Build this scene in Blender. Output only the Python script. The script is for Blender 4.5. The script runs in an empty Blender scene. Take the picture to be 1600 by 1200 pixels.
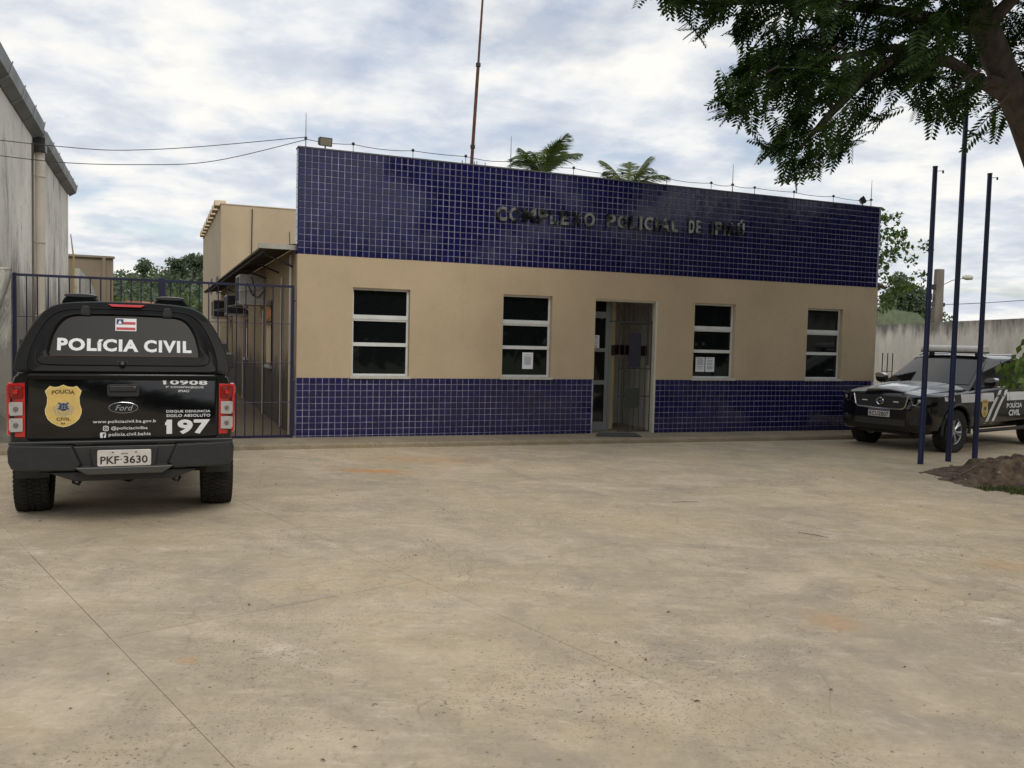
import bpy, bmesh, math, random
from mathutils import Vector, Matrix, noise
random.seed(7)
PI=math.pi; rad=math.radians
S=bpy.context.scene
COL=S.collection
# ---------------------------------------------------------------- camera
F_PX=1352.8; PITCH=rad(3.048); ROLL=rad(1.4314); CAM_H=1.65
fw=Vector((0,math.cos(PITCH),-math.sin(PITCH))); X=Vector((1,0,0)); D=-(X.cross(fw))
ix=X*math.cos(ROLL)-D*math.sin(ROLL); iy=X*math.sin(ROLL)+D*math.cos(ROLL)
cam=bpy.data.cameras.new('camera'); co=bpy.data.objects.new('camera',cam); COL.objects.link(co)
up=-iy; bk=-fw
co.matrix_world=Matrix(((ix.x,up.x,bk.x,0),(ix.y,up.y,bk.y,0),(ix.z,up.z,bk.z,CAM_H),(0,0,0,1)))
cam.sensor_width=36; cam.lens=F_PX/1600*36; cam.clip_end=2000; cam.clip_start=.05
S.camera=co
# ---------------------------------------------------------------- world
SUN_EL=rad(42); SUN_AZ=rad(152)     # azimuth clockwise from +Y (behind the photographer)
w=bpy.data.worlds.new('World'); S.world=w; w.use_nodes=True
nt=w.node_tree; nt.nodes.clear(); N=nt.nodes.new; L=nt.links.new
def nd(t,**k):
    n=N(t)
    for a,b in k.items(): setattr(n,a,b)
    return n
out=nd('ShaderNodeOutputWorld'); sky=nd('ShaderNodeTexSky'); sky.sky_type='NISHITA'; sky.sun_disc=False
sky.sun_elevation=SUN_EL; sky.sun_rotation=SUN_AZ; sky.air_density=1.0; sky.dust_density=1.5; sky.ozone_density=1.5
bg1=nd('ShaderNodeBackground'); bg1.inputs[1].default_value=.115; L(sky.outputs[0],bg1.inputs[0])
tc=nd('ShaderNodeTexCoord'); sx=nd('ShaderNodeSeparateXYZ'); L(tc.outputs['Generated'],sx.inputs[0])
mz=nd('ShaderNodeMath',operation='MAXIMUM'); L(sx.outputs[2],mz.inputs[0]); mz.inputs[1].default_value=0
az=nd('ShaderNodeMath',operation='ADD'); L(mz.outputs[0],az.inputs[0]); az.inputs[1].default_value=.17
dx=nd('ShaderNodeMath',operation='DIVIDE'); L(sx.outputs[0],dx.inputs[0]); L(az.outputs[0],dx.inputs[1])
dy=nd('ShaderNodeMath',operation='DIVIDE'); L(sx.outputs[1],dy.inputs[0]); L(az.outputs[0],dy.inputs[1])
cx=nd('ShaderNodeCombineXYZ'); L(dx.outputs[0],cx.inputs[0]); L(dy.outputs[0],cx.inputs[1])
def wnoise(scale,detail,rough,off,dist=0):
    m=nd('ShaderNodeMapping'); m.inputs['Location'].default_value=off; L(cx.outputs[0],m.inputs[0])
    n=nd('ShaderNodeTexNoise'); n.inputs['Scale'].default_value=scale; n.inputs['Detail'].default_value=detail
    n.inputs['Roughness'].default_value=rough; n.inputs['Distortion'].default_value=dist; L(m.outputs[0],n.inputs[0]); return n.outputs[0]
def wramp(v,stops):
    r=nd('ShaderNodeValToRGB'); e=r.color_ramp.elements
    while len(e)<len(stops): e.new(.5)
    for i,(p,c) in enumerate(stops): e[i].position=p; e[i].color=(*c,1) if len(c)==3 else c
    L(v,r.inputs[0]); return r.outputs[0]
n1=wnoise(1.7,9,.54,(3.1,7.7,0),.2)
def wavg(a,b,f):
    m1=nd('ShaderNodeMath',operation='MULTIPLY'); L(a,m1.inputs[0]); m1.inputs[1].default_value=1-f
    m2=nd('ShaderNodeMath',operation='MULTIPLY_ADD'); L(b,m2.inputs[0]); m2.inputs[1].default_value=f; L(m1.outputs[0],m2.inputs[2]); return m2.outputs[0]
n2=wavg(wnoise(1.9,6,.52,(11,2,0),.2),wnoise(5.2,9,.56,(4,9,0),.15),.45)
mask=wramp(n1,[(.36,(.45,.45,.45)),(.49,(1,1,1))])
ccol=wramp(n2,[(.36,(.60,.65,.74)),(.45,(.71,.75,.82)),(.52,(.87,.88,.89)),(.60,(1.0,.975,.93))])
bg2=nd('ShaderNodeBackground'); L(ccol,bg2.inputs[0]); bg2.inputs[1].default_value=.98
mxs=nd('ShaderNodeMixShader'); L(mask,mxs.inputs[0]); L(bg1.outputs[0],mxs.inputs[1]); L(bg2.outputs[0],mxs.inputs[2]); L(mxs.outputs[0],out.inputs[0])
# ---------------------------------------------------------------- sun (veiled by cloud)
sl=bpy.data.lights.new('sun','SUN'); sl.energy=1.1; sl.angle=rad(20); sl.color=(1,.94,.84)
so=bpy.data.objects.new('sun',sl); COL.objects.link(so)
sd=Vector((math.sin(SUN_AZ)*math.cos(SUN_EL),math.cos(SUN_AZ)*math.cos(SUN_EL),math.sin(SUN_EL)))
so.rotation_euler=(sd).to_track_quat('Z','Y').to_euler(); so.location=(0,0,30)
vs=S.view_settings; vs.view_transform='Standard'; vs.look='None'; vs.gamma=1; vs.exposure=.06; vs.use_curve_mapping=False
S.render.resolution_x=1024; S.render.resolution_y=768

# ================================================================ helpers
class MB:
    def __init__(s): s.v=[]; s.f=[]; s.mi=[]
    def add(s,vs,fs,m=0):
        b=len(s.v); s.v+= [tuple(p) for p in vs]; s.f+=[tuple(i+b for i in f) for f in fs]; s.mi+=[m]*len(fs)
    def box(s,x0,x1,y0,y1,z0,z1,m=0):
        s.add([(x0,y0,z0),(x1,y0,z0),(x1,y1,z0),(x0,y1,z0),(x0,y0,z1),(x1,y0,z1),(x1,y1,z1),(x0,y1,z1)],
              [(0,3,2,1),(4,5,6,7),(0,1,5,4),(1,2,6,5),(2,3,7,6),(3,0,4,7)],m)
    def quad(s,a,b,c,d,m=0): s.add([a,b,c,d],[(0,1,2,3)],m)
    def ring(s,c,ax,r,n,a0=0):
        ax=Vector(ax).normalized(); t=Vector((0,0,1)) if abs(ax.z)<.9 else Vector((1,0,0))
        a=ax.cross(t).normalized(); b=ax.cross(a)
        return [Vector(c)+a*math.cos(a0+2*PI*i/n)*r+b*math.sin(a0+2*PI*i/n)*r for i in range(n)]
    def tube(s,pts,r,n=8,cap=True,m=0,a0=0):
        pts=[Vector(p) for p in pts]; rs=r if isinstance(r,(list,tuple)) else [r]*len(pts)
        rings=[]
        for i,p in enumerate(pts):
            ax=(pts[min(i+1,len(pts)-1)]-pts[max(i-1,0)])
            if ax.length<1e-9: ax=Vector((0,0,1))
            rings.append(s.ring(p,ax,rs[i],n,a0))
        s.loft(rings,True,cap,cap,m)
    def loft(s,rings,closed=True,cap0=False,cap1=False,m=0):
        n=len(rings[0]); vs=[p for r in rings for p in r]; fs=[]
        for k in range(len(rings)-1):
            for i in range(n if closed else n-1):
                j=(i+1)%n; fs.append((k*n+i,k*n+j,(k+1)*n+j,(k+1)*n+i))
        if cap0: fs.append(tuple(range(n))[::-1])
        if cap1: fs.append(tuple((len(rings)-1)*n+i for i in range(n)))
        s.add(vs,fs,m)
    def prism(s,poly,axis,a,b,m=0):
        # poly: 2D list; axis 'y': (x,z), 'x': (y,z), 'z': (x,y)
        def P(p,t): return (p[0],t,p[1]) if axis=='y' else ((t,p[0],p[1]) if axis=='x' else (p[0],p[1],t))
        s.loft([[P(p,a) for p in poly],[P(p,b) for p in poly]],True,True,True,m)
    def lathe(s,prof,axis,c,n=24,m=0,closed=False):
        # prof (r,t) around axis 'x'|'y'|'z' through c
        rings=[]
        for i in range(n):
            a=2*PI*i/n; ca,sa=math.cos(a),math.sin(a)
            R=[]
            for r,t in prof:
                p={'x':(t,r*ca,r*sa),'y':(r*ca,t,r*sa),'z':(r*ca,r*sa,t)}[axis]
                R.append((p[0]+c[0],p[1]+c[1],p[2]+c[2]))
            rings.append(R)
        rings.append(rings[0])
        s.loft(rings,closed,False,False,m)
    def mesh(s,name):
        me=bpy.data.meshes.new(name); me.from_pydata(s.v,[],s.f); me.update(); return me
    def build(s,name,mat,parent=None,smooth=False,bevel=0,normals=True,**props):
        me=s.mesh(name)
        if normals:
            b=bmesh.new(); b.from_mesh(me)
            if smooth: bmesh.ops.remove_doubles(b,verts=b.verts,dist=1e-5)
            bmesh.ops.recalc_face_normals(b,faces=b.faces); b.to_mesh(me); b.free()
        mats=mat if isinstance(mat,(list,tuple)) else [mat]
        for m in mats: me.materials.append(m)
        if len(mats)>1 and len(me.polygons)==len(s.mi):
            for p,i in zip(me.polygons,s.mi): p.material_index=i
        o=bpy.data.objects.new(name,me); COL.objects.link(o)
        if parent: o.parent=parent
        if smooth:
            for p in me.polygons: p.use_smooth=True
            try: me.set_sharp_from_angle(angle=rad(smooth if smooth is not True else 40))
            except Exception: pass
        if bevel:
            bm=o.modifiers.new('bevel','BEVEL'); bm.width=bevel; bm.segments=2; bm.limit_method='ANGLE'; bm.angle_limit=rad(35)
        for k,v in props.items(): o[k]=v
        return o
def inst(name,me,parent,loc=(0,0,0),rot=(0,0,0),scale=(1,1,1),**props):
    o=bpy.data.objects.new(name,me); COL.objects.link(o)
    if parent: o.parent=parent
    o.location=loc; o.rotation_euler=rot; o.scale=scale
    for k,v in props.items(): o[k]=v
    return o
def empty(name,loc=(0,0,0),rz=0,label=None,cat=None,group=None,kind=None):
    o=bpy.data.objects.new(name,None); o.empty_display_size=.2; COL.objects.link(o); o.location=loc; o.rotation_euler=(0,0,rz)
    return tag(o,label,cat,group,kind)
def tag(o,label=None,cat=None,group=None,kind=None):
    if label: o['label']=label
    if cat: o['category']=cat
    if group: o['group']=group
    if kind: o['kind']=kind
    return o
# ---------------------------------------------------------------- materials
def mat(name,col,rough=.6,metal=0,noise_=None,bump=None,coat=0,ior=1.5,emit=None,spec=None):
    """noise_: (scale,amount[,stretch]) value variation ; bump: (scale,strength)"""
    m=bpy.data.materials.new(name); m.use_nodes=True; t=m.node_tree; b=t.nodes['Principled BSDF']
    b.inputs['Base Color'].default_value=(*col,1); b.inputs['Roughness'].default_value=rough; b.inputs['Metallic'].default_value=metal
    b.inputs['IOR'].default_value=ior; b.inputs['Coat Weight'].default_value=coat; b.inputs['Coat Roughness'].default_value=.04
    if spec is not None: b.inputs['Specular IOR Level'].default_value=spec
    g=MG(m)
    if noise_:
        v=g.noise(noise_[0],6,.6,stretch=noise_[2] if len(noise_)>2 else None)
        c=g.mix(g.ramp(v,[(.3,(0,0,0)),(.7,(1,1,1))]),tuple(x*(1-noise_[1]) for x in col),tuple(min(1,x*(1+noise_[1])) for x in col))
        g.set('Base Color',c)
    if bump:
        g.bump(g.noise(bump[0],6,.6),bump[1])
    return m
class MG:
    def __init__(s,m): s.t=m.node_tree; s.b=s.t.nodes['Principled BSDF']; s.geo=None
    def n(s,ty,**k):
        x=s.t.nodes.new(ty)
        for a,b in k.items(): setattr(x,a,b)
        return x
    def L(s,a,b): s.t.links.new(a,b)
    def pos(s):
        if not s.geo: s.geo=s.n('ShaderNodeNewGeometry')
        return s.geo.outputs['Position']
    def island(s): s.pos(); return s.geo.outputs['Random Per Island']
    def map(s,loc=(0,0,0),rz=0,scale=(1,1,1),src=None):
        m=s.n('ShaderNodeMapping'); m.inputs['Location'].default_value=loc; m.inputs['Rotation'].default_value=(0,0,rz); m.inputs['Scale'].default_value=scale
        s.L(src or s.pos(),m.inputs[0]); return m.outputs[0]
    def noise(s,scale,detail=5,rough=.55,stretch=None,off=(0,0,0),dist=0,rz=0,src=None):
        x=s.n('ShaderNodeTexNoise'); x.inputs['Scale'].default_value=scale; x.inputs['Detail'].default_value=detail
        x.inputs['Roughness'].default_value=rough; x.inputs['Distortion'].default_value=dist
        s.L(s.map(off,rz,stretch or (1,1,1),src),x.inputs[0]); return x.outputs[0]
    def ramp(s,v,stops,interp='LINEAR'):
        r=s.n('ShaderNodeValToRGB'); e=r.color_ramp.elements; r.color_ramp.interpolation=interp
        while len(e)<len(stops): e.new(.5)
        for i,(p,c) in enumerate(stops): e[i].position=p; e[i].color=(*c,1)
        s.L(v,r.inputs[0]); return r.outputs[0]
    def mix(s,f,a,b,mode='MIX'):
        x=s.n('ShaderNodeMix',data_type='RGBA',blend_type=mode)
        for i,val in ((0,f),(6,a),(7,b)):
            if isinstance(val,(int,float)): x.inputs[i].default_value=val
            elif isinstance(val,tuple): x.inputs[i].default_value=(*val,1)
            else: s.L(val,x.inputs[i])
        return x.outputs[2]
    def math(s,op,a,b=0,clamp=False):
        x=s.n('ShaderNodeMath',operation=op,use_clamp=clamp)
        for i,val in ((0,a),(1,b)):
            if isinstance(val,(int,float)): x.inputs[i].default_value=val
            else: s.L(val,x.inputs[i])
        return x.outputs[0]
    def set(s,name,v):
        if isinstance(v,(int,float)): s.b.inputs[name].default_value=v
        else: s.L(v,s.b.inputs[name])
    def bump(s,h,st,dist=.01):
        x=s.n('ShaderNodeBump'); x.inputs['Strength'].default_value=st; x.inputs['Distance'].default_value=dist
        s.L(h,x.inputs['Height']); s.L(x.outputs[0],s.b.inputs['Normal'])
W2=((0,0,0),(1,1,1))
def band(g,v,a,b): return g.ramp(v,[(a,(0,0,0)),(b,(1,1,1))])
# yard concrete -------------------------------------------------
def concrete(name,tint=(1,1,1),k=1):
    m=mat(name,(.3,.28,.24),.88); g=MG(m)
    big=g.noise(.32,4,.55,dist=.4); mid=g.noise(1.3,7,.62,stretch=(.8,1.35,1),dist=.5,rz=.65); fine=g.noise(22,5,.7); vf=g.noise(140,3,.6)
    c=g.mix(band(g,big,.35,.65),(.325*k,.285*k,.215*k),(.44*k,.37*k,.245*k))
    c=g.mix(g.math('MULTIPLY',band(g,mid,.47,.62),.6),c,(.52*k,.455*k,.345*k))
    c=g.mix(g.math('MULTIPLY',band(g,g.noise(1.1,6,.6,off=(5,1,0),dist=.6),.52,.68),.6),c,(.25*k,.225*k,.185*k))
    # trowelled streaks
    st=g.noise(5,5,.6,stretch=(.35,2.2,1),rz=.55,dist=.3)
    c=g.mix(g.math('MULTIPLY',band(g,st,.48,.70),.24),c,(.235*k,.205*k,.155*k))
    c=g.mix(g.math('MULTIPLY',band(g,g.noise(3.6,8,.68,off=(1,6,0),dist=.4),.48,.68),.42),c,(.235*k,.21*k,.17*k))
    c=g.mix(g.math('MULTIPLY',band(g,g.noise(5.5,7,.7,off=(7,2,0)),.52,.70),.38),c,(.54*k,.48*k,.38*k))
    vo=g.n('ShaderNodeTexVoronoi',feature='DISTANCE_TO_EDGE'); vo.inputs['Scale'].default_value=.42
    dv=g.n('ShaderNodeVectorMath',operation='ADD'); nn_=g.n('ShaderNodeTexNoise'); nn_.inputs['Scale'].default_value=2.2; nn_.inputs['Detail'].default_value=8; g.L(g.pos(),nn_.inputs[0])
    sc_=g.n('ShaderNodeVectorMath',operation='SCALE'); g.L(nn_.outputs['Color'],sc_.inputs[0]); sc_.inputs['Scale'].default_value=.45; g.L(g.pos(),dv.inputs[0]); g.L(sc_.outputs[0],dv.inputs[1]); g.L(dv.outputs[0],vo.inputs['Vector'])
    cr_=g.math('MULTIPLY',g.ramp(vo.outputs['Distance'],[(.0008,(1,1,1)),(.0024,(0,0,0))]),band(g,g.noise(.8,3,.5,off=(5,9,0)),.50,.58))
    c=g.mix(g.math('MULTIPLY',cr_,.4),c,(.10*k,.085*k,.065*k))
    # pale cement laitance patches
    pale=g.math('MULTIPLY',band(g,g.noise(.9,7,.66,off=(2.3,8.1,0),dist=.8),.60,.70),band(g,g.noise(7,5,.65),.40,.62))
    c=g.mix(g.math('MULTIPLY',pale,.8),c,(.62*k,.57*k,.48*k))
    sc1=g.math('MULTIPLY',band(g,g.noise(11,7,.72,stretch=(.5,2.0,1),rz=-.35,off=(2,8,3),dist=.5),.56,.66),band(g,g.noise(1.6,4,.6,off=(8,3,0)),.42,.62))
    c=g.mix(g.math('MULTIPLY',sc1,.6),c,(.56*k,.51*k,.43*k))
    sc2=g.math('MULTIPLY',band(g,g.noise(13,7,.72,stretch=(1.8,.6,1),rz=.5,off=(6,1,3),dist=.4),.56,.67),band(g,g.noise(1.3,4,.6,off=(1,13,0)),.45,.62))
    c=g.mix(g.math('MULTIPLY',sc2,.55),c,(.19*k,.165*k,.125*k))
    # fine grain
    c=g.mix(g.math('MULTIPLY',band(g,fine,.35,.7),.33),c,(.23*k,.20*k,.15*k))
    c=g.mix(g.math('MULTIPLY',band(g,vf,.55,.75),.25),c,(.46*k,.43*k,.37*k))
    # pitted dark specks, in patches
    sp=g.math('MULTIPLY',band(g,g.noise(62,2,.5),.61,.67),band(g,g.noise(.75,5,.6,off=(9,4,0)),.44,.60))
    c=g.mix(g.math('MULTIPLY',sp,.65),c,(.07,.063,.05))
    sp2=band(g,g.noise(28,2,.5,off=(3,3,3)),.70,.73)
    c=g.mix(g.math('MULTIPLY',sp2,.7),c,(.08,.07,.055))
    # hairline scratches
    # orange soil stains
    for (px,py,r,ky,am) in ((2.2,5.75,.26,1,.4),(4.3,7.4,.30,1,.3),(-1.75,11.2,.75,3.2,.95),(-1.2,12.3,1.1,2.2,.35),(-1.75,4.7,.08,1,.4)):
        v=g.n('ShaderNodeVectorMath',operation='DISTANCE'); g.L(g.map(scale=(1,ky,0)),v.inputs[0]); v.inputs[1].default_value=(px,py*ky,0)
        d=g.math('SUBTRACT',1,g.math('DIVIDE',v.outputs['Value'],r))
        f=g.math('MULTIPLY',band(g,g.math('ADD',d,g.math('MULTIPLY',g.math('SUBTRACT',g.noise(9,6,.7),.5),2.2)),.05,.8),am)
        c=g.mix(f,c,(.42,.235,.10))
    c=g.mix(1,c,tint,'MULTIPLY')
    c=g.mix(1,c,(1.25,1.185,1.13),'MULTIPLY'); g.set('Base Color',c)
    g.set('Roughness',g.ramp(mid,[(.3,(.78,)*3),(.7,(.95,)*3)]))
    h=g.mix(.5,g.noise(60,4,.7),g.noise(9,4,.6)); g.bump(h,.45,.006)
    return m
M={}
M['concrete']=concrete('yard_concrete')
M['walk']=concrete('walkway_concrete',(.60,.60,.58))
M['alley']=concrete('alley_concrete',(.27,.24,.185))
M['joint_soil']=mat('joint_soil',(.17,.15,.115),.95)
M['soil']=mat('far_ground',(.10,.11,.05),.95,noise_=(.5,.5))
# stucco
def stucco(name,col,dirt=(.2,.16,.1),base_dirt=0,streak=0,bumpst=.6):
    m=mat(name,col,.9); g=MG(m)
    c=g.mix(band(g,g.noise(.7,5,.6),.35,.65),tuple(x*.9 for x in col),tuple(x*1.07 for x in col))
    c=g.mix(g.math('MULTIPLY',band(g,g.noise(16,6,.7),.4,.75),.22),c,tuple(x*.72 for x in col))
    if streak:
        s=g.noise(2.2,7,.65,stretch=(1.6,1.6,.16),dist=.2)
        c=g.mix(g.math('MULTIPLY',band(g,s,.56,.72),streak),c,dirt)
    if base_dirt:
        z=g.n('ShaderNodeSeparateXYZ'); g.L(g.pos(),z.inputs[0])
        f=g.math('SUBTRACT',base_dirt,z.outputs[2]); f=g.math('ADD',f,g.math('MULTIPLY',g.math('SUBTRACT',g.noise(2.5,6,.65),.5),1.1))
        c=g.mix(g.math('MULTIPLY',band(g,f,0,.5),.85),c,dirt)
    g.set('Base Color',c); g.bump(g.mix(.5,g.noise(55,5,.7),g.noise(180,3,.6)),bumpst,.004); return m
M['beige']=stucco('beige_textured_render',(.525,.41,.27),(.25,.19,.12),streak=.18)
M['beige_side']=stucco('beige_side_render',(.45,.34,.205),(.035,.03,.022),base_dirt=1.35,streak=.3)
M['beige_rear']=stucco('beige_rear_render',(.52,.41,.27),streak=.12)
M['lobby']=stucco('lobby_paint',(.62,.60,.52),bumpst=.1); M['lobby_beige']=stucco('lobby_beige_paint',(.55,.44,.25),bumpst=.1)
def old_wall(name,col,amt,top_z=None,low_z=None):
    m=mat(name,col,.93); g=MG(m)
    c=g.mix(band(g,g.noise(.6,5,.6),.35,.65),tuple(x*.82 for x in col),tuple(x*1.08 for x in col))
    s=g.noise(1.3,10,.75,stretch=(1.2,1.2,.34),dist=.6); gate=band(g,g.noise(.5,4,.6,off=(4,4,1)),.38,.52)
    c=g.mix(g.math('MULTIPLY',g.math('MULTIPLY',band(g,s,.50,.66),gate),amt),c,(.055,.05,.042))
    fl=g.math('MULTIPLY',band(g,g.noise(6,8,.75,stretch=(1,1,.5),off=(1,7,2)),.57,.62),.55*amt)
    c=g.mix(fl,c,(.10,.092,.08))
    z=g.n('ShaderNodeSeparateXYZ'); g.L(g.pos(),z.inputs[0])
    if top_z:
        f=g.math('SUBTRACT',z.outputs[2],top_z-.45); f=g.math('ADD',f,g.math('MULTIPLY',g.math('SUBTRACT',g.noise(1.5,8,.72,stretch=(1,1,.4)),.5),2.0))
        c=g.mix(g.math('MULTIPLY',band(g,f,.0,.5),.8),c,(.07,.065,.055))
    if low_z:
        f=g.math('SUBTRACT',low_z,z.outputs[2]); f=g.math('ADD',f,g.math('MULTIPLY',g.math('SUBTRACT',g.noise(1.8,8,.72,stretch=(1.5,1.5,.3)),.5),3.2))
        c=g.mix(g.math('MULTIPLY',band(g,f,.0,1.2),.75),c,(.06,.055,.045))
    g.set('Base Color',c); g.bump(g.mix(.5,g.noise(12,6,.7),g.noise(70,4,.7)),.7,.01); return m
M['old_white']=old_wall('weathered_white_render',(.86,.82,.72),.75,low_z=2.9)
M['old_white2']=old_wall('stained_wall_render',(.62,.60,.53),1.0,low_z=2.4)
M['old_right']=old_wall('yard_wall_render',(.66,.64,.58),.3,top_z=2.5)
M['old_block']=stucco('bare_block_render',(.27,.215,.155),(.09,.08,.07),streak=.5)
# tiles
FU=(7.65); TH=rad(90-67.63); FX,FY=-3.409,13.652
def tilemat():
    m=mat('cobalt_glazed_tile',(.006,.006,.05),.06); g=MG(m)
    src=g.n('ShaderNodeVectorMath',operation='SUBTRACT'); g.L(g.pos(),src.inputs[0]); src.inputs[1].default_value=(FX,FY,-.0)
    p=g.map(rz=-TH,src=src.outputs[0]); sc=g.n('ShaderNodeVectorMath',operation='MULTIPLY'); g.L(p,sc.inputs[0]); sc.inputs[1].default_value=(1/.103,0,1/.103)
    fl=g.n('ShaderNodeVectorMath',operation='FLOOR'); g.L(sc.outputs[0],fl.inputs[0])
    wn=g.n('ShaderNodeTexWhiteNoise'); g.L(fl.outputs[0],wn.inputs[0])
    c=g.ramp(wn.outputs[0],[(0,(.0065,.006,.050)),(.5,(.008,.0075,.062)),(1,(.010,.009,.080))])
    g.set('Base Color',c)
    g.set('Roughness',g.ramp(wn.outputs[0],[(0,(.07,)*3),(1,(.12,)*3)]))
    # each tile laid a hair out of true
    nm=g.n('ShaderNodeVectorMath',operation='SUBTRACT'); g.L(wn.outputs['Color'],nm.inputs[0]); nm.inputs[1].default_value=(.5,.5,.5)
    s2=g.n('ShaderNodeVectorMath',operation='SCALE'); g.L(nm.outputs[0],s2.inputs[0]); s2.inputs['Scale'].default_value=.014
    ad=g.n('ShaderNodeVectorMath',operation='ADD'); g.L(g.geo.outputs['Normal'],ad.inputs[0]); g.L(s2.outputs[0],ad.inputs[1])
    no=g.n('ShaderNodeVectorMath',operation='NORMALIZE'); g.L(ad.outputs[0],no.inputs[0])
    g.L(no.outputs[0],g.b.inputs['Normal']); return m
M['tile']=tilemat()
M['grout']=mat('lilac_grout',(.32,.305,.42),.9,noise_=(4,.45))
M['alu']=mat('white_aluminium',(.66,.67,.65),.4,noise_=(4,.1)); M['sill']=mat('pale_stone_sill',(.50,.48,.42),.7,noise_=(9,.2))
M['alu_dark']=mat('grey_aluminium',(.30,.31,.31),.4)
M['pane']=mat('tinted_glass',(.006,.008,.008),.03,ior=1.5); 
M['paper']=mat('white_paper',(.74,.75,.80),.8); M['ink']=mat('print_ink',(.16,.16,.20),.9)
M['steel_letter']=mat('steel_letter_reflections',(.12,.12,.11),.30,metal=.7)
g=MG(M['steel_letter']); g.set('Base Color',g.ramp(g.noise(3.2,4,.6),[(.35,(.012,.013,.012)),(.47,(.07,.07,.06)),(.58,(.42,.42,.38))]))  # bright and dark reflections in the steel, painted into the colour as noise
M['iron']=mat('dark_iron',(.03,.03,.033),.55,noise_=(20,.3)); M['iron_brown']=mat('lobby_stripe',(.05,.02,.015),.6)
M['gate_blue']=mat('navy_gate_paint',(.010,.010,.045),.4,noise_=(6,.35)); M['pole_blue']=mat('blue_pole_paint',(.008,.015,.062),.42,noise_=(3,.3,(1,1,.4)))
M['rust']=mat('rusty_mast',(.11,.05,.03),.8,noise_=(9,.5)); M['galv']=mat('galvanised_rod',(.25,.26,.27),.5,metal=.6)
M['wire']=mat('black_cable',(.03,.03,.03),.6); M['insul']=mat('dark_insulator',(.025,.025,.03),.4)
M['mat_rubber']=mat('door_mat_rubber',(.05,.055,.05),.9,noise_=(40,.4)); M['fibro']=mat('fibre_cement',(.17,.15,.125),.9,noise_=(2,.4)); 
M['fibro_top']=mat('fibre_cement_pale',(.42,.40,.35),.9,noise_=(2,.3))
M['gutter']=mat('zinc_gutter',(.26,.275,.28),.55,metal=.25,noise_=(1.5,.3)); M['pvc']=mat('beige_drainpipe',(.62,.56,.46),.5,noise_=(1.2,.12))
M['ac_white']=mat('air_conditioner_casing',(.52,.50,.45),.5,noise_=(5,.2)); M['ac_dark']=mat('air_conditioner_grille',(.03,.03,.03),.6)
M['black_pl']=mat('black_plastic',(.018,.018,.019),.5,noise_=(30,.25)); M['black_pl2']=mat('grey_black_plastic',(.03,.03,.031),.42)
M['lamp_glass']=mat('floodlight_glass',(.22,.20,.15),.25)
# ================================================================ ground
def zy(x,y=13): return -.125-.0085*x-.0085*max(0,13-y)
def wz(x): return -.035-.0075*x
mb=MB(); mb.quad((-500,-200,-.75),(500,-200,-.75),(500,900,-.75),(-500,900,-.75)); mb.build('ground',M['soil'],normals=False,kind='structure')
yard=MB(); 
xs=[-14,-9,-4,1,6,11,13.85]; 
for a,b in zip(xs,xs[1:]):
    for c_,d_ in ((-9,13),(13,36)): yard.quad((a,c_,zy(a,c_)-.03),(b,c_,zy(b,c_)-.03),(b,d_,zy(b,d_)-.03),(a,d_,zy(a,d_)-.03))
yd=yard.build('concrete_yard',M['joint_soil'],normals=False,kind='structure')
g1=Vector((.639,-.769)); g2=Vector((.769,.639))
du=Vector((math.cos(TH),math.sin(TH))); dw=Vector((-math.sin(TH),math.cos(TH))); P0=Vector((FX,FY))
def FL(u,s,z=0): p=P0+du*u+dw*s; return (p.x,p.y,z)
for i in range(-9,14):
    for j in range(-12,9):
        a0,a1=1.41+2.17*i,1.41+2.17*(i+1); b0,b1=-5.33+2.33*j,-5.33+2.33*(j+1)
        c=g2*(a0+a1)/2+g1*(b0+b1)/2
        if not(-13<c.x<13.6 and -8<c.y<34): continue
        n=Vector((du.y,-du.x)); d=(c-P0).dot(n); u=(c-P0).dot(du)
        if d<-1.6 and u<13: continue                      # under the building and alley
        far=c.y>8.0; gp=.0011 if not far else .0007; ga=.0032 if (i==0 and not far) else gp; gb=.0045 if (j==-1 and i<=0) else gp
        dz=random.uniform(-.001,.001)
        cor=[g2*(a0+ga)+g1*(b0+gp),g2*(a1-gp)+g1*(b0+gp),g2*(a1-gp)+g1*(b1-gb),g2*(a0+ga)+g1*(b1-gb)]
        m=MB(); m.loft([[(p.x,p.y,zy(p.x,p.y)-.028) for p in cor],[(p.x,p.y,zy(p.x,p.y)+dz) for p in cor]],True,False,True)
        m.build('concrete_slab',M['concrete'],yd)
# walkway with kerb along the facade
wk=MB()
for a,b in zip([-4.4,-3,-1,1.2,3.4,5.6,7.8,10],[-3,-1,1.2,3.4,5.6,7.8,10,12.6]):
    rings=[]
    for u in (a+.002,b-.002):
        z=wz(FL(u,0)[0]); zb=-.35; r=.018
        rings.append([FL(u,-.76,zb),FL(u,-.76,z-.04),FL(u,-.745,z-.012),FL(u,-.72,z-.006),FL(u,.3,z),FL(u,.3,zb)])
    wk.loft(rings,True,True,True)
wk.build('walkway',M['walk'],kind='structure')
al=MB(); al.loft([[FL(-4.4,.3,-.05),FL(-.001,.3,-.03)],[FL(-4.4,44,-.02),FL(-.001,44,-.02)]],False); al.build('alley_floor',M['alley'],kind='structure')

# ================================================================ police station
ST=empty('police_station',(FX,FY,0),TH,'single-storey beige police station with cobalt blue tiled parapet and base','building')
T=.103; ZB=2.885; ZT=ZB+16*T; ZL=.9395; LEN=11.9
wins=[(.879,1.832),(3.49,4.42),(7.397,8.336),(10.09,11.0)]; WT=2.40; DU0,DU1,DT=5.28,6.58,2.39
m=MB(); TK=.16
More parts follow.
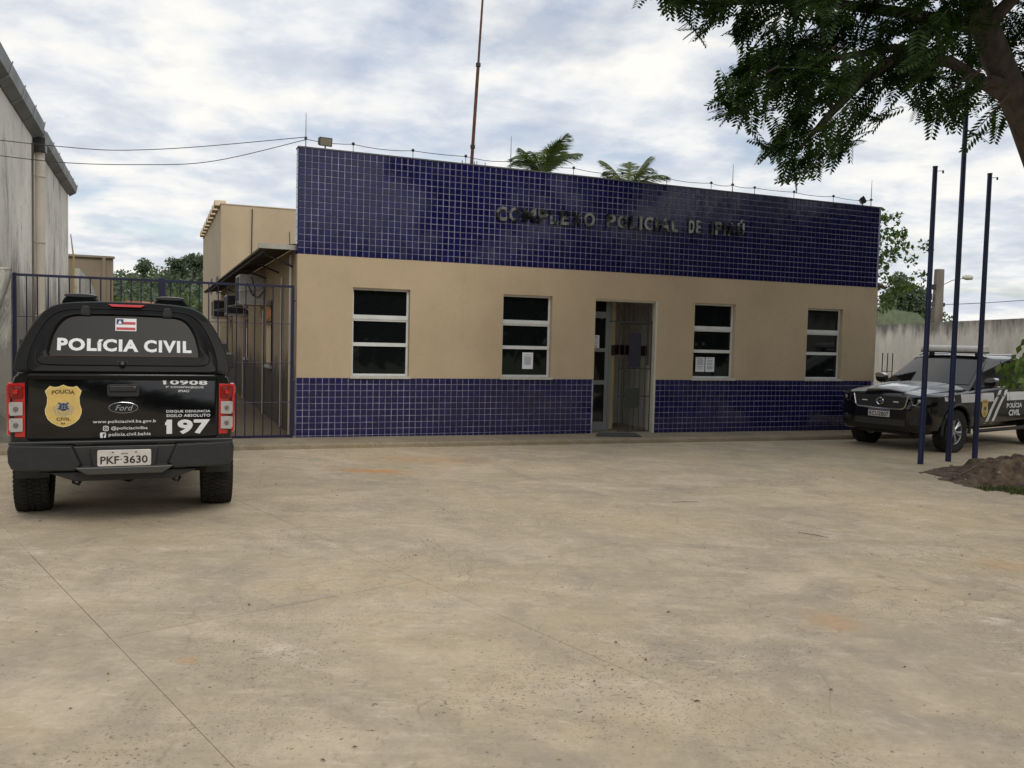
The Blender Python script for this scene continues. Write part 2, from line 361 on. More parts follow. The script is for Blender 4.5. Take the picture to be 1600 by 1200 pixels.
# beige zone piers
cuts=[0]; 
spans=[(a,b,'w') for a,b in wins]+[(DU0,DU1,'d')]; spans.sort()
x=0
for a,b,k in spans:
    m.box(x,a,0,TK,ZL,ZB); x=b
m.box(x,LEN,0,TK,ZL,ZB)
for a,b,k in spans: m.box(a,b,0,TK,DT if k=='d' else WT,ZB)
m.build('facade_wall',M['beige'],ST)
m=MB(); m.box(.010,LEN-.01,.004,TK+.04,ZB,ZT); m.box(0,DU0,.004,TK,-.2,ZL); m.box(DU1,LEN,.004,TK,-.2,ZL)
m.build('tile_backing',M['grout'],ST)
m=MB(); m.box(-.012,LEN+.012,-.012,TK+.06,ZT,ZT+.02); m.build('parapet_cap',mat('parapet_cap_stone',(.12,.12,.13),.8,noise_=(5,.3)),ST)
# tiles
tw=.0463
def tile_mesh(hw=tw,hh=tw):
    t=MB(); e=.004
    t.loft([[(-hw,0,-hh),(hw,0,-hh),(hw,0,hh),(-hw,0,hh)],[(-hw,-.006,-hh),(hw,-.006,-hh),(hw,-.006,hh),(-hw,-.006,hh)],[(-hw+e,-.0085,-hh+e),(hw-e,-.0085,-hh+e),(hw-e,-.0085,hh-e),(-hw+e,-.0085,hh-e)]],True,False,True)
    return t
tme=tile_mesh().mesh('tile'); tme.materials.append(M['tile'])
rest=MB(); base=tile_mesh(); cnt=0
def put(u,z,hh=tw,hw=tw):
    global cnt
    dy=random.uniform(-.0007,.0007)
    if u<1.25 and cnt<300 and hh==tw and hw==tw: inst('tile',tme,ST,(u+random.uniform(-.0009,.0009),.004+dy,z+random.uniform(-.0009,.0009)),(0,random.uniform(-.012,.012),0)); cnt+=1
    else:
        q=base if (hh==tw and hw==tw) else tile_mesh(hw,hh)
        u+=random.uniform(-.0009,.0009); z+=random.uniform(-.0009,.0009); rest.add([(p[0]+u,p[1]+.004+dy,p[2]+z) for p in q.v],q.f)
for c in range(116):
    u=(c+.5)*T
    if u+tw>LEN: continue
    for r in range(16): put(u,ZB+(r+.5)*T)
def lowcol(u,hw=tw):
    xw=FX+du.x*u; zb=wz(xw)+.0
    for r in range(11):
        zt=ZL-r*T-(T-2*tw)/2; zc=zt-tw
        if zc-tw>zb: put(u,zc,hw=hw)
        else:
            hh=(zt-zb)/2
            if hh>.006: put(u,zt-hh,hh,hw)
            break
for c in range(51): lowcol((c+.5)*T)
k=0
while DU1+(k+.5)*T+tw<LEN: lowcol(DU1+(k+.5)*T+.004); k+=1
o=rest.build('small_tile',M['tile'],ST,kind='stuff')
# parapet side tiles (left edge)
m=MB()
for r in range(16):
    m.box(-.006,0,.012,.095,ZB+(r+.5)*T-tw,ZB+(r+.5)*T+tw); m.box(-.006,0,.106,.19,ZB+(r+.5)*T-tw,ZB+(r+.5)*T+tw)
m.build('edge_tile',M['tile'],ST,kind='stuff')
# side walls, roof, rear block
m=MB(); m.box(0.005,.2,TK,17.7,-.2,3.0); m.build('side_wall',M['beige_side'],ST)
m=MB(); m.box(LEN-.2,LEN-.005,TK,17.7,-.4,3.0); m.build('side_wall',M['beige_side'],ST)
m=MB(); m.box(.2,LEN-.2,TK+.05,17.7,2.9,3.0); m.build('roof',M['fibro'],ST)
m=MB(); m.box(0,LEN,17.7,30,-.2,5.98); m.build('rear_block',M['beige_rear'],ST)
m=MB()
for i in range(9):
    s0=18+i*1.3; m.prism([(s0,5.98),(s0+.9,5.98),(s0+.75,6.16),(s0+.3,6.2)],'x',-.18,.2)
m.box(-.02,LEN+.1,17.68,30.1,5.985,6.02)
m.build('roof_edge',M['beige_rear'],ST)
for s0,zz in ((19.0,3.0),(22.5,3.1)): m=MB(); m.box(-.02,.05,s0,s0+.9,zz,zz+.6); m.build('side_opening',M['ac_dark'],ST)
for s0 in (3.2,7.9,12.5):
    m=MB(); m.box(-.015,.05,s0,s0+.75,1.0,2.25); sw=m.build('side_window',M['pane'],ST)
    m=MB(); m.box(-.06,.05,s0-.06,s0+.81,.95,1.0); m.build('side_sill',M['sill'],sw)
for s0,z0,z1 in ((.55,-.05,2.9),(4.4,-.05,2.1),(8.8,-.05,2.0),(1.6,0,2.6)): m=MB(); m.tube([(-.03,s0,z0),(-.03,s0,z1)],.022,6); m.build('conduit',M['pvc'],ST)
m=MB(); m.tube([(1.0,17.66,3),(1.03,17.66,5.9)],.02,6); m.tube([(2.4,17.66,3.0),(2.3,17.66,5.2)],.012,5); m.tube([(1.9,17.66,3.0),(1.8,17.66,4.6)],.012,5); m.build('wall_cable',M['iron'],ST)
# awnings
M['awn']=mat('old_awning_sheet',(.085,.07,.052),.9,noise_=(2,.4))
def corrug(name,x0,x1,z0,z1,s0,s1,mt,parent,n):
    # x0 wall, x1 outer edge
    top=[];N_=n
    r0=[];r1=[];b0=[];b1=[]
    for i in range(N_+1):
        s=s0+(s1-s0)*i/N_; dz=.022*math.cos(i*PI/2)
        r0.append((x0,s,z0+dz)); r1.append((x1,s,z1+dz)); b0.append((x0,s,z0+dz-.009)); b1.append((x1,s,z1+dz-.009))
    q=MB(); q.loft([r0,r1],False); q.loft([b1,b0],False); q.loft([r1,b1],False); q.loft([b0,r0],False)
    q.add([r0[0],r1[0],b1[0],b0[0]],[(0,1,2,3)]); q.add([r0[-1],r1[-1],b1[-1],b0[-1]],[(0,3,2,1)])
    return q.build(name,mt,parent,normals=True)
corrug('awning',.02,-.56,3.04,2.95,.22,17.5,M['awn'],ST,420)
m=MB()
for s0 in (.5,2.2,4.2,6.4,8.8,11.4,14.2): m.loft([[(0,s0,2.7),(0,s0+.05,2.7),(0,s0+.03,2.73),(0,s0,2.73)],[(-.5,s0,2.90),(-.5,s0+.03,2.90),(-.5,s0+.03,2.925),(-.5,s0,2.925)]],True,True,True)
m.box(-.5,-.46,.3,17.4,2.90,2.93)
m.build('awning_bracket',M['iron'],ST)
m=MB(); m.box(-.58,.0,.17,.215,2.955,3.03); m.build('awning_edge',M['fibro_top'],ST)
corrug('awning',LEN-.02,LEN+.42,3.0,2.90,.15,10,M['fibro'],ST,240)
# windows
for k,(a,b) in enumerate(wins):
    y=.085; fr=MB(); fw_=.035
    W=MB(); z0=ZL+.03
    # outer frame (3 sides + bottom)
    W.box(a,a+fw_,y,y+.05,z0,WT); W.box(b-fw_,b,y,y+.05,z0,WT); W.box(a+fw_,b-fw_,y,y+.05,WT-fw_,WT); W.box(a+fw_,b-fw_,y,y+.05,z0,z0+fw_)
    fo=W.build('window',M['alu'],ST,bevel=.003)
    for (ra,rb,pr) in ((1.895,1.965,.018),(1.865,1.897,.004),(1.455,1.515,.01)):
        q=MB(); q.box(a+fw_*.4,b-fw_*.4,y-pr,y-pr+.03,ra,rb); q.build('sash_rail',M['alu'],fo,bevel=.003)
    for i,(pa,pb) in enumerate(((z0+.034,1.456),(1.514,1.866),(1.964,WT-.034))):
        q=MB(); t=random.uniform(-.004,.004); t2=random.uniform(-.003,.003)
        q.loft([[(a+.03,y+.022+t,pa),(b-.03,y+.022-t,pa),(b-.03,y+.022-t+t2,pb),(a+.03,y+.022+t+t2,pb)],[(a+.03,y+.03+t,pa),(b-.03,y+.03-t,pa),(b-.03,y+.03-t+t2,pb),(a+.03,y+.03+t+t2,pb)]],True,True,True)
        q.build('pane',M['pane'],fo)
    q=MB(); q.box(a-.035,b+.035,-.035,y,ZL-.012,z0-.001); q.build('window_sill',M['sill'],fo,bevel=.004)
    q=MB(); q.box(a,b,y+.06,TK+.3,z0-.02,WT); 
# entrance recess
m=MB()
LB=1.75
m.box(DU0-.02,DU1+.6,LB,LB+.1,-.1,2.7)       # back wall
m.box(DU1+.25,DU1+.35,TK,LB,-.1,2.7)
m.build('lobby_wall',M['lobby'],ST)
m=MB(); m.box(DU0+.55,DU0+.78,TK+.5,TK+.74,-.05,2.55); m.box(DU0-.1,DU1+.3,TK,LB,2.55,2.62); m.build('lobby_pier',M['lobby_beige'],ST)
m=MB(); m.box(DU0-.1,DU1+.3,.28,LB,-.09,-.055); m.build('lobby_floor',M['walk'],ST)
m=MB(); m.box(DU0+.80,DU1+.25,LB-.006,LB,1.36,1.56); m.box(DU1+.244,DU1+.25,TK+.02,LB,1.36,1.56); m.box(DU0+.549,DU0+.782,TK+.494,TK+.5,1.36,1.56); m.build('lobby_stripe',M['iron_brown'],ST)
m=MB(); m.box(DU1-.035,DU1,.0,TK+.08,-.06,DT); m.box(DU0,DU1-.035,.03,TK+.08,DT-.03,DT); m.build('door_jamb',mat('pale_door_jamb',(.55,.52,.42),.6,noise_=(6,.15)),ST)
# glazed aluminium door, left side
y=.42; d0,d1=DU0-.25,DU0+.52
W=MB(); W.box(d1-.07,d1,y,y+.05,-.05,2.5); W.box(d0,d0+.07,y,y+.05,-.05,2.5)
for za,zb in ((-.05,.12),(.82,.90),(1.43,1.5),(2.06,2.18),(2.46,2.5)): W.box(d0+.07,d1-.07,y,y+.05,za,zb)
W.box(d1,d1+.05,y-.01,y+.06,-.05,2.5)
fo=W.build('glass_door',mat('dull_aluminium_door',(.20,.21,.205),.45),ST,bevel=.003)
for za,zb in ((.12,.82),(.90,1.43),(1.5,2.06),(2.18,2.46)):
    q=MB(); q.box(d0+.07,d1-.07,y+.02,y+.03,za,zb); q.build('pane',M['pane'],fo)
# iron grille: fixed transom + leaf
G=MB(); yy=.10
G.box(DU0+.36,DU1-.04,yy-.012,yy+.012,1.985,2.01)
gr=G.build('entrance_grille',M['iron'],ST)
bar=MB(); bar.tube([(0,0,0),(0,0,1)],.0075,6); barme=bar.mesh('bar'); barme.materials.append(M['iron'])
for i in range(9): inst('bar',barme,gr,(DU0+.38+i*.105,yy,2.01),scale=(1,1,.37))
lx0,lx1=DU0+.60,DU1-.055
for i in range(7):
    u=lx0+(lx1-lx0)*i/6; inst('bar',barme,gr,(u,yy+.0+.05*(1-i/6),-.03),scale=(1,1,2.0))
for zz in (-.03,.62,1.14,1.965):
    q=MB(); q.tube([(lx0,yy+.05,zz),(lx1,yy,zz)],.009,6); q.build('grille_rail',M['iron'],gr)
q=MB(); q.box(6.05,6.29,yy-.01,yy+.005,1.16,1.80); q.build('lock_plate',mat('navy_lock_plate',(.012,.014,.03),.5),gr,bevel=.004)
q=MB(); q.box(6.0,6.30,yy-.01,yy+.005,.41,.78); q.build('kick_plate',mat('dark_green_plate',(.03,.036,.03),.6),gr,bevel=.004)
q=MB(); q.tube([(6.46,yy+.005,1.2),(6.46,yy+.005,2.38)],.02,8); q.build('grille_rod',M['iron'],gr)
# COMPLEXO POLICIAL DE IPIAU letters
def text_mesh(s,bold=.0,ext=0,spacing=1.0):
    c=bpy.data.curves.new('t','FONT'); c.body=s; c.size=1; c.offset=bold; c.extrude=ext; c.space_character=spacing; c.resolution_u=3; c.fill_mode='BOTH' if ext else 'FRONT'
    o=bpy.data.objects.new('t',c); COL.objects.link(o)
    dg=bpy.context.evaluated_depsgraph_get(); me=bpy.data.meshes.new_from_object(o.evaluated_get(dg)); 
    bpy.data.objects.remove(o); bpy.data.curves.remove(c); return me
def text_fit(s,org,xd,zd,w,h,name,mt,parent,bold=.02,ext=0,spacing=1.0,slant=0,arc=0):
    """fit text into a w x h box whose lower-left is org; xd,zd direction vectors"""
    me=text_mesh(s,bold,ext/h if ext else 0,spacing)
    xs=[v.co.x for v in me.vertices]; ys=[v.co.y for v in me.vertices]
    x0,x1,y0,y1=min(xs),max(xs),min(ys),max(ys); xd=Vector(xd).normalized(); zd=Vector(zd).normalized(); n=xd.cross(zd); org=Vector(org)
    for v in me.vertices:
        a=(v.co.x-x0)/(x1-x0); b=(v.co.y-y0)/(y1-y0); v.co=org+xd*(a*w+slant*b*h)+zd*(b*h+arc*(1-(2*a-1)**2))+n*(v.co.z*h)
    me.materials.append(mt); o=bpy.data.objects.new(name,me); COL.objects.link(o)
    if parent: o.parent=parent
    return o
words=[('COMPLEXO',3.29,5.22),('POLICIAL',5.42,6.98),('DE',7.16,7.46),('IPIAÚ',7.66,8.46)]
wid={'I':.42,'M':1.2,'O':1.08,'C':1.0,'P':.95,'L':.85,'E':.88,'X':1.05,'A':1.08,'D':1.0,'Ú':1.0}
for s,u0,u1 in words:
    tot=sum(wid[c] for c in s); sc=(u1-u0)/tot; u=u0
    for c in s:
        wc=wid[c]*sc; z=3.64+.0135*(u-3.29); hh=.245+(.07 if c=='Ú' else 0)
        text_fit(c,(u+.012,-.035,z),(1,0,0.013),(0,0,1),max(.035,wc-.045),hh,'letter',M['steel_letter'],ST,bold=.03,ext=.014); u+=wc
# ================================================================ things on and round the building
def notice(u0,u1,z0,z1,y,lab,grp='paper notices taped to the glass'):
    q=MB(); q.box(u0,u1,y-.0015,y,z0,z1); e=empty('paper_notice',FL((u0+u1)/2,y,z0),TH,lab,'notice',grp)
    o=q.build('sheet',M['paper'],e); off=Vector(((u0+u1)/2,y,z0)); o.location=-off
    t=MB(); r=random.Random(int(u0*100)); zz=z1-.03
    while zz>z0+.03:
        a=r.uniform(.012,.04); 
        if r.random()<.8: t.box(u0+a+.008,u1-a-.01,y-.0025,y-.0015,zz,zz+.0075)
        zz-=.0165
    o=t.build('printed_line',M['ink'],e,kind='stuff'); o.location=-off
notice(3.91,4.115,1.11,1.40,.097,'white notice taped low in the second window from the left')
notice(7.52,7.725,1.09,1.37,.097,'left one of two white notices side by side in the third window')
notice(7.745,7.95,1.09,1.37,.097,'right one of two white notices side by side in the third window')
notice(5.42,5.60,1.44,1.74,.425,'white notice taped inside the glass door at the entrance')
dm=MB(); cs=[(1.51,15.73),(2.12,15.87),(2.2,16.55),(1.85,16.78)]
q0=[FL(5.12,-.45,0),FL(5.95,-.62,0),FL(6.12,-.12,0),FL(5.42,.02,0)]
dm.loft([[(x,y,wz(x)+.002) for x,y,_ in q0],[(x,y,wz(x)+.014) for x,y,_ in q0]],True,True,True)
o=dm.build('door_mat',M['mat_rubber']); tag(o,'dark rubber door mat lying askew on the step before the entrance','door mat')
# air conditioners
def ac(s,z0,z1,depth,width,lab,dark=True):
    e=empty('air_conditioner',FL(-depth/2,s,z0),TH,lab,'air conditioner','air conditioners on the side wall')
    d=depth; 
    q=MB(); q.box(-d/2,d/2,0,width,0,z1-z0); q.build('casing',M['ac_white'],e,bevel=.012)
    q=MB(); h=z1-z0
    if dark: q.box(-d/2+.025,d/2-.03,-.012,.002,.03,h-.03)
    q.box(-d/2-.01,-d/2+.003,.06,width-.06,.05,h-.05)
    q.build('grille',M['ac_dark'],e)
    q=MB()
    if dark:
        for i in (2,): q.box(-d/2+.03,d/2-.035,-.018,-.012,.08+i*(h-.14)/7,.095+i*(h-.14)/7)
    else: q.tube([(-.1,-.02,h*.7),(.0,-.03,h*.3),(.12,-.02,h*.2),(d/2,-.02,h*.5)],.012,5); q.tube([(-.02,-.02,h*.9),(.05,-.03,h*.5),(.02,-.02,h*.25)],.01,5)
    q.build('rail' if dark else 'hose',M['ac_white'] if dark else M['iron'],e,kind='stuff')
    q=MB(); q.box(-d/2,d/2,-.02,.02,-.03,0); q.box(-d/2,d/2,width-.04,width,-.03,0); q.tube([(d/2-.0,.0,-.4),(-d/2+.05,.0,-.03)],.012,6)
    q.tube([(d/2,.1,-.05),(d/2-.02,.12,-1.5)],.015,6); q.tube([(-d/2-.02,-.02,h*.4),(d/2,-.02,h*.55)],.012,5)
    q.build('bracket',M['pvc'],e)
ac(4.4,2.22,2.80,.50,.9,'large pale air conditioner on the side wall nearest the front corner',dark=False)
ac(8.9,2.06,2.56,.42,.75,'dark-grilled air conditioner hanging in the middle of the side wall')
ac(14.0,2.05,2.58,.45,.8,'small air conditioner farthest back along the side wall')
# parapet fittings
def rod(u,top,lab):
    e=empty('lightning_rod',FL(u,.1,ZT+.02),TH,lab,'lightning rod','lightning rods on the parapet')
    q=MB(); q.tube([(0,0,0),(0,0,top-ZT-.02)],[.010,.004],6); q.build('rod',M['galv'],e)
    q=MB(); q.tube([(0,0,.0),(0,0,.02)],.03,8); q.build('foot',M['insul'],e); q=MB(); q.box(-.02,.02,-.02,.02,.13,.17); q.build('clamp',M['insul'],e)
rod(.12,5.10,'thin lightning rod at the left corner of the parapet')
rod(3.60,5.12,'thin lightning rod beside the left palm crown')
rod(8.22,5.10,'thin lightning rod on the parapet above the end of the lettering')
rod(11.70,5.11,'thin lightning rod at the right corner of the parapet')
postu=[.87,1.86,2.78,4.81,5.8,6.74,7.73,8.74,9.7,10.7]
names=['nearest the left floodlight','second from the left corner','at the foot of the tall mast','between the two palm crowns','in front of the right palm crown','just right of the right palm crown','left of the third lightning rod','right of the third lightning rod','second from the right corner','nearest the right floodlight']
for u,nn in zip(postu,names):
    e=empty('wire_post',FL(u,.1,ZT+.02),TH,'short wire post with round insulator on the parapet, '+nn,'wire post','wire posts along the parapet')
    q=MB(); q.tube([(0,0,0),(0,0,.13)],.006,6); q.build('stem',M['galv'],e)
    q=MB(); q.lathe([(0,.115),(.018,.12),(.026,.135),(.026,.15),(.016,.165),(0,.168)],'z',(0,0,0),10); q.build('insulator',M['insul'],e,smooth=True)
def sag(a,b,s,n=8): 
    a=Vector(a);b=Vector(b); return [a.lerp(b,i/n)-Vector((0,0,s*4*(i/n)*(1-i/n))) for i in range(n)]+[b]
allu=sorted([(.12)]+postu+[3.60,8.22,11.70]); pts=[]
for a,b in zip(allu,allu[1:]): pts+=sag(FL(a,.1,ZT+.155),FL(b,.1,ZT+.155),random.uniform(.01,.035),5)[:-1]
pts.append(Vector(FL(11.7,.1,ZT+.155)))
q=MB(); q.tube(pts,.0055,5); tag(q.build('conductor_wire',M['wire']),'sagging bare wire strung from post to post along the parapet','wire')
def flood(u,rot,lab,tilt):
    e=empty('floodlight',FL(u,.08,ZT+.02),TH+rot,lab,'floodlight','floodlights on the parapet')
    q=MB(); q.tube([(0,0,0),(0,0,.05)],.012,6); q.build('stem',M['insul'],e)
    q=MB(); c=math.cos(tilt); s=math.sin(tilt)
    def R(y,z): return (y*c-z*s, .12+y*s+z*c)
    q.prism([R(-.04,-.07),R(.06,-.05),R(.06,.05),R(-.04,.07)],'x',-.105,.105); q.build('housing',M['insul'],e,bevel=.008)
    q=MB(); q.prism([R(-.043,-.055),R(-.041,-.055),R(-.041,.055),R(-.043,.055)],'x',-.09,.09); q.build('lens',M['lamp_glass'],e)
flood(.42,.1,'small square floodlight at the left end of the parapet',.15)
flood(11.46,.9,'small tilted floodlight at the right end of the parapet',-.5)
q=MB(); p0=Vector(FL(2.93,.45,3.0)); p1=Vector(FL(3.19,.45,8.4)); q.tube([p0,p0.lerp(p1,.62),p0.lerp(p1,.63),p1],[.03,.028,.02,.017],8)
e=empty('antenna_mast',p0,0,'tall thin rusty mast rising behind the parapet and out of the picture','mast'); o=q.build('pole',M['rust'],e); o.location=-p0
q=MB(); 
for t in (.36,.62): c=p0.lerp(p1,t); q.tube([c-Vector((0,0,.03)),c+Vector((0,0,.03))],.042,8)
o=q.build('collar',M['iron'],e); o.location=-p0
for u,h_,rr,lab in ((3.06,4.83,.008,'nearest the tall mast'),(3.29,4.83,.010,'second from the tall mast'),(3.34,4.84,.008,'third from the tall mast'),(3.50,4.83,.008,'nearest the left palm crown')):
    q=MB(); q.tube([FL(u,1.1,2.98),FL(u,1.1,h_)],rr,6); tag(q.build('rebar_stub',M['rust']),'thin rusty starter bar sticking up behind the parapet, '+lab,'rebar','starter bars behind the parapet')
# service wires, left
for i,(P,lab) in enumerate((([FL(.12,.1,4.72),(-5.51,13.3,4.37),(-6.99,13.0,4.33),(-10.5,12.6,4.60)],'upper overhead cable running from the parapet corner to the left'),([FL(.12,.1,4.68),(-4.6,13.3,4.22),(-5.6,13.1,4.10),(-6.95,12.9,4.08),(-8.6,12.6,4.25),(-11,12.4,4.75)],'lower slack overhead cable running from the parapet corner to the left'))):
    Pv=[Vector(p) for p in P]; out_=[]
    for k in range(len(Pv)-1):
        a=Pv[max(k-1,0)];b=Pv[k];c=Pv[k+1];d=Pv[min(k+2,len(Pv)-1)]
        for j in range(8):
            t=j/8; out_.append(.5*((2*b)+(c-a)*t+(2*a-5*b+4*c-d)*t*t+(3*b-a-3*c+d)*t**3))
    out_.append(Pv[-1]); q=MB(); q.tube(out_,.006,5); tag(q.build('overhead_cable',M['wire']),lab,'cable','overhead cables on the left')
# ================================================================ navy gate
GT=empty('navy_gate',FL(-1.97,-.02,-.05),TH,'navy blue barred metal gate closing the side alley behind the pickup','gate')
def gl(u): return u+1.97
q=MB()
for u in (-3.88,-.07): q.box(gl(u)-.022,gl(u)+.022,-.022,.022,-.1,2.44)
q.build('gate_post',M['gate_blue'],GT,bevel=.004)
q=MB(); q.box(gl(-1.97)-.05,gl(-1.97)+.05,-.026,.026,-.1,2.46); q.build('centre_post',M['gate_blue'],GT,bevel=.004)
for a,b in ((-3.858,-2.02),(-1.92,-.092)):
    q=MB(); q.box(gl(a),gl(b),-.018,.018,2.395,2.43); q.build('top_rail',M['gate_blue'],GT)
    q=MB(); q.box(gl(a),gl(b),-.018,.018,.05,.085); q.build('bottom_rail',M['gate_blue'],GT)
    for z in (.60,1.22,1.83):
        q=MB(); q.tube([(gl(a),.0,z),(gl(b),0,z)],.006,6); q.build('cross_rod',M['gate_blue'],GT)
bar=MB(); bar.tube([(0,0,0),(0,0,2.31)],.0085,7); bme=bar.mesh('gate_bar'); bme.materials.append(M['gate_blue'])
u=-3.858+.125
while u<-.12:
    if abs(u+1.97)>.07: inst('gate_bar',bme,GT,(gl(u),0,.085))
    u+=.1345
q=MB(); 
for z in (.95,2.2): q.tube([(gl(-.07),-.03,z),(gl(-.07)+.05,-.03,z)],.014,6)
q.build('hinge',M['iron'],GT)
# ================================================================ left side
q=MB(); q.box(-12,-3.905,-.17,.0,-.4,2.42); q.prism([(-12,2.42),(-3.9,2.42),(-3.9,2.45),(-12,2.46)],'y',-.18,.01)
o=q.build('boundary_wall',M['old_white2']); o.location=(FX,FY,0); o.rotation_euler=(0,0,TH); tag(o,'stained whitish boundary wall at the left edge where the gate is hung','wall')
WH=empty('warehouse',(FX,FY,0),TH,'tall weathered white warehouse with zinc eaves at the left edge','building')
q=MB(); q.box(-22,-4.3,.03,13.0,-.3,5.4); q.build('wall',M['old_white'],WH)
q=MB(); q.prism([(-22,5.32),(-4.13,5.54),(-4.13,5.58),(-22,9)],'y',.05,13.05); q.build('roof',M['fibro'],WH)
def gutter(s0,s1,dz,n,du_=0):
    for i in range(n):
        a=s0+(s1-s0)*i/n; b=s0+(s1-s0)*(i+1)/n-.012
        q=MB(); q.prism([(-4.28,5.28+dz),(-4.12,5.38+dz),(-4.08,5.56+dz),(-4.10,5.57+dz),(-4.28,5.56+dz)],'y',a,b); q.build('gutter_panel',M['gutter'],WH,bevel=.004)
        q=MB(); q.prism([(-4.28,5.26+dz),(-4.11,5.368+dz),(-4.065,5.59+dz),(-4.08,5.59+dz),(-4.12,5.38+dz),(-4.28,5.278+dz)],'y',b-.02,b+.03); q.build('gutter_joint',M['alu_dark'],WH)
gutter(-.0,5.55,.06,4); gutter(5.95,13.1,-.02,6)
q=MB(); q.box(-4.3,-4.08,5.58,5.92,5.08,5.36); q.build('hopper',M['black_pl2'],WH,bevel=.01)
q=MB(); q.tube([(-4.19,5.75,-.1),(-4.19,5.75,5.1)],.085,14); q.build('drainpipe',M['pvc'],WH,smooth=True)
q=MB()
for z in (.5,1.9,3.3,4.6): q.tube([(-4.19,5.75,z),(-4.19,5.75,z+.03)],.1,14)
q.tube([(-4.25,5.5,1.85),(-4.15,5.9,1.9)],.012,6)
q.build('pipe_band',M['pvc'],WH)
q=MB(); q.tube([(-4.28,5.42,-.1),(-4.28,5.42,5.2)],.018,6); q.build('conduit',M['fibro'],WH)
# block wall + stepped wall beyond
bl=MB(); bl.box(-5.6,-3.62,23.6,23.8,-.3,4.36); bl.box(-4.0,-3.88,23.5,23.62,-.3,4.36); bl.box(-5.6,-3.57,23.5,23.85,4.36,4.44)
o=bl.build('block_building',M['old_block']); o.location=(FX,FY,0); o.rotation_euler=(0,0,TH); tag(o,'bare brown block wall standing behind the far end of the warehouse','wall')
bl=MB(); bl.prism([(13.4,-.3),(22,-.3),(22,2.6),(18.5,3.1),(13.4,3.3)],'x',-4.2,-4.05)
o=bl.build('low_wall',M['old_white2']); o.location=(FX,FY,0); o.rotation_euler=(0,0,TH); tag(o,'low sloping stained wall running back from the warehouse','wall')
e=empty('leaning_pole',FL(-4.0,13.4,0),TH,'thin yellowish pole leaning at the far corner of the warehouse','pole'); q=MB(); q.tube([(-.2,0,-.2),(-.2,0,3.6),(-.28,.1,4.25)],[.03,.025,.015],6); q.build('shaft',mat('yellow_bamboo',(.42,.32,.12),.7),e)
# ================================================================ right side
q=MB(); x0,x1=14.15,13.6
q.loft([[(x1,13,-.6),(x1+.16,13,-.6),(x1+.16,13,2.53),(x1,13,2.53)],[(x1+.25,23.5,-.6),(x1+.41,23.5,-.6),(x1+.41,23.5,2.53),(x1+.25,23.5,2.53)],[(x0,35,-.6),(x0+.16,35,-.6),(x0+.16,35,2.50),(x0,35,2.50)]],True,True,True)
q.box(5,14.1,34.8,35,-.6,2.5)
tag(q.build('yard_wall',M['old_right']),'long whitish yard wall with dark mould along its top behind the right pickup','wall')
e=empty('railing',(8.45,19.8,-.2),.15,'short piece of thin dark railing at the right corner of the building','railing')
for k in range(3): q=MB(); q.tube([(k*.125,0,0),(k*.125,0,1.72)],.011,6); q.build('bar',M['iron'],e)
for z in (.9,1.3): q=MB(); q.tube([(0,0,z),(.25,0,z)],.008,6); q.build('rail',M['iron'],e)
# utility pole with street lamp
e=empty('utility_pole',(17.15,35.2,-.5),0,'tapered grey concrete utility pole with a lamp arm beyond the yard wall','utility pole')
q=MB(); q.prism([(-.23,0),(.23,0),(.15,5.35),(-.15,5.35)],'y',-.13,.13); q.build('shaft',mat('pole_concrete',(.2,.17,.14),.9,noise_=(3,.4,(1,1,.3))),e,bevel=.02)
q=MB(); q.tube([(.12,0,4.70),(.55,0,4.92),(.95,-.05,5.0)],.018,6); q.build('lamp_arm',M['galv'],e)
q=MB(); q.lathe([(0,-.02),(.06,0),(.11,.15),(.09,.38),(0,.42)],'x',(.93,-.05,5.04),12); q.build('lamp_head',mat('pale_lamp_head',(.5,.5,.42),.5),e,smooth=True)
q=MB(); q.lathe([(0,0),(.09,.02),(.09,.22),(0,.24)],'z',(-.26,-.15,4.5),10); q.box(-.5,-.28,-.1,.1,4.1,4.35); q.box(.17,.26,-.08,0,3.85,4.0); q.build('fitting',M['insul'],e)
q=MB(); q.tube(sag((16.2,35.1,3.36),(17.2,35.1,3.42),.01,3)+sag((17.2,35.1,3.42),(24.5,34,4.25),.12,10),.013,5); q.tube(sag((17.35,35.1,3.4),(17.4,35.1,2.7),.0,3),.008,5)
tag(q.build('power_line',M['wire']),'dark power line leaving the concrete utility pole to the right','cable')
# flagpoles
def flagpole(x,y,top,lab,r0=.045,tiltx=0):
    z=zy(x); e=empty('flagpole',(x,y,z),0,lab,'flagpole','three blue flagpoles')
    q=MB(); q.tube([(0,0,-.1),(0,0,top-z)],[r0,r0*.8],14); q.build('pole',M['pole_blue'],e,smooth=True)
    q=MB(); q.tube([(0,0,top-z-.002),(0,0,top-z+.015)],r0*.8+.004,14); q.build('cap',M['iron'],e)
    q=MB(); q.tube([(.02,-.0,top-z-.06),(.13,-.0,top-z-.05)],.005,5); q.tube([(.125,0,top-z-.09),(.125,0,top-z-.045)],.014,6); q.build('hook',M['insul'],e)
flagpole(6.49,13.62,4.46,'left one of the three blue flagpoles, a short one')
flagpole(7.15,14.06,6.75,'tall middle one of the three blue flagpoles, reaching into the leaves')
flagpole(7.71,14.30,4.51,'right one of the three blue flagpoles, a short one')
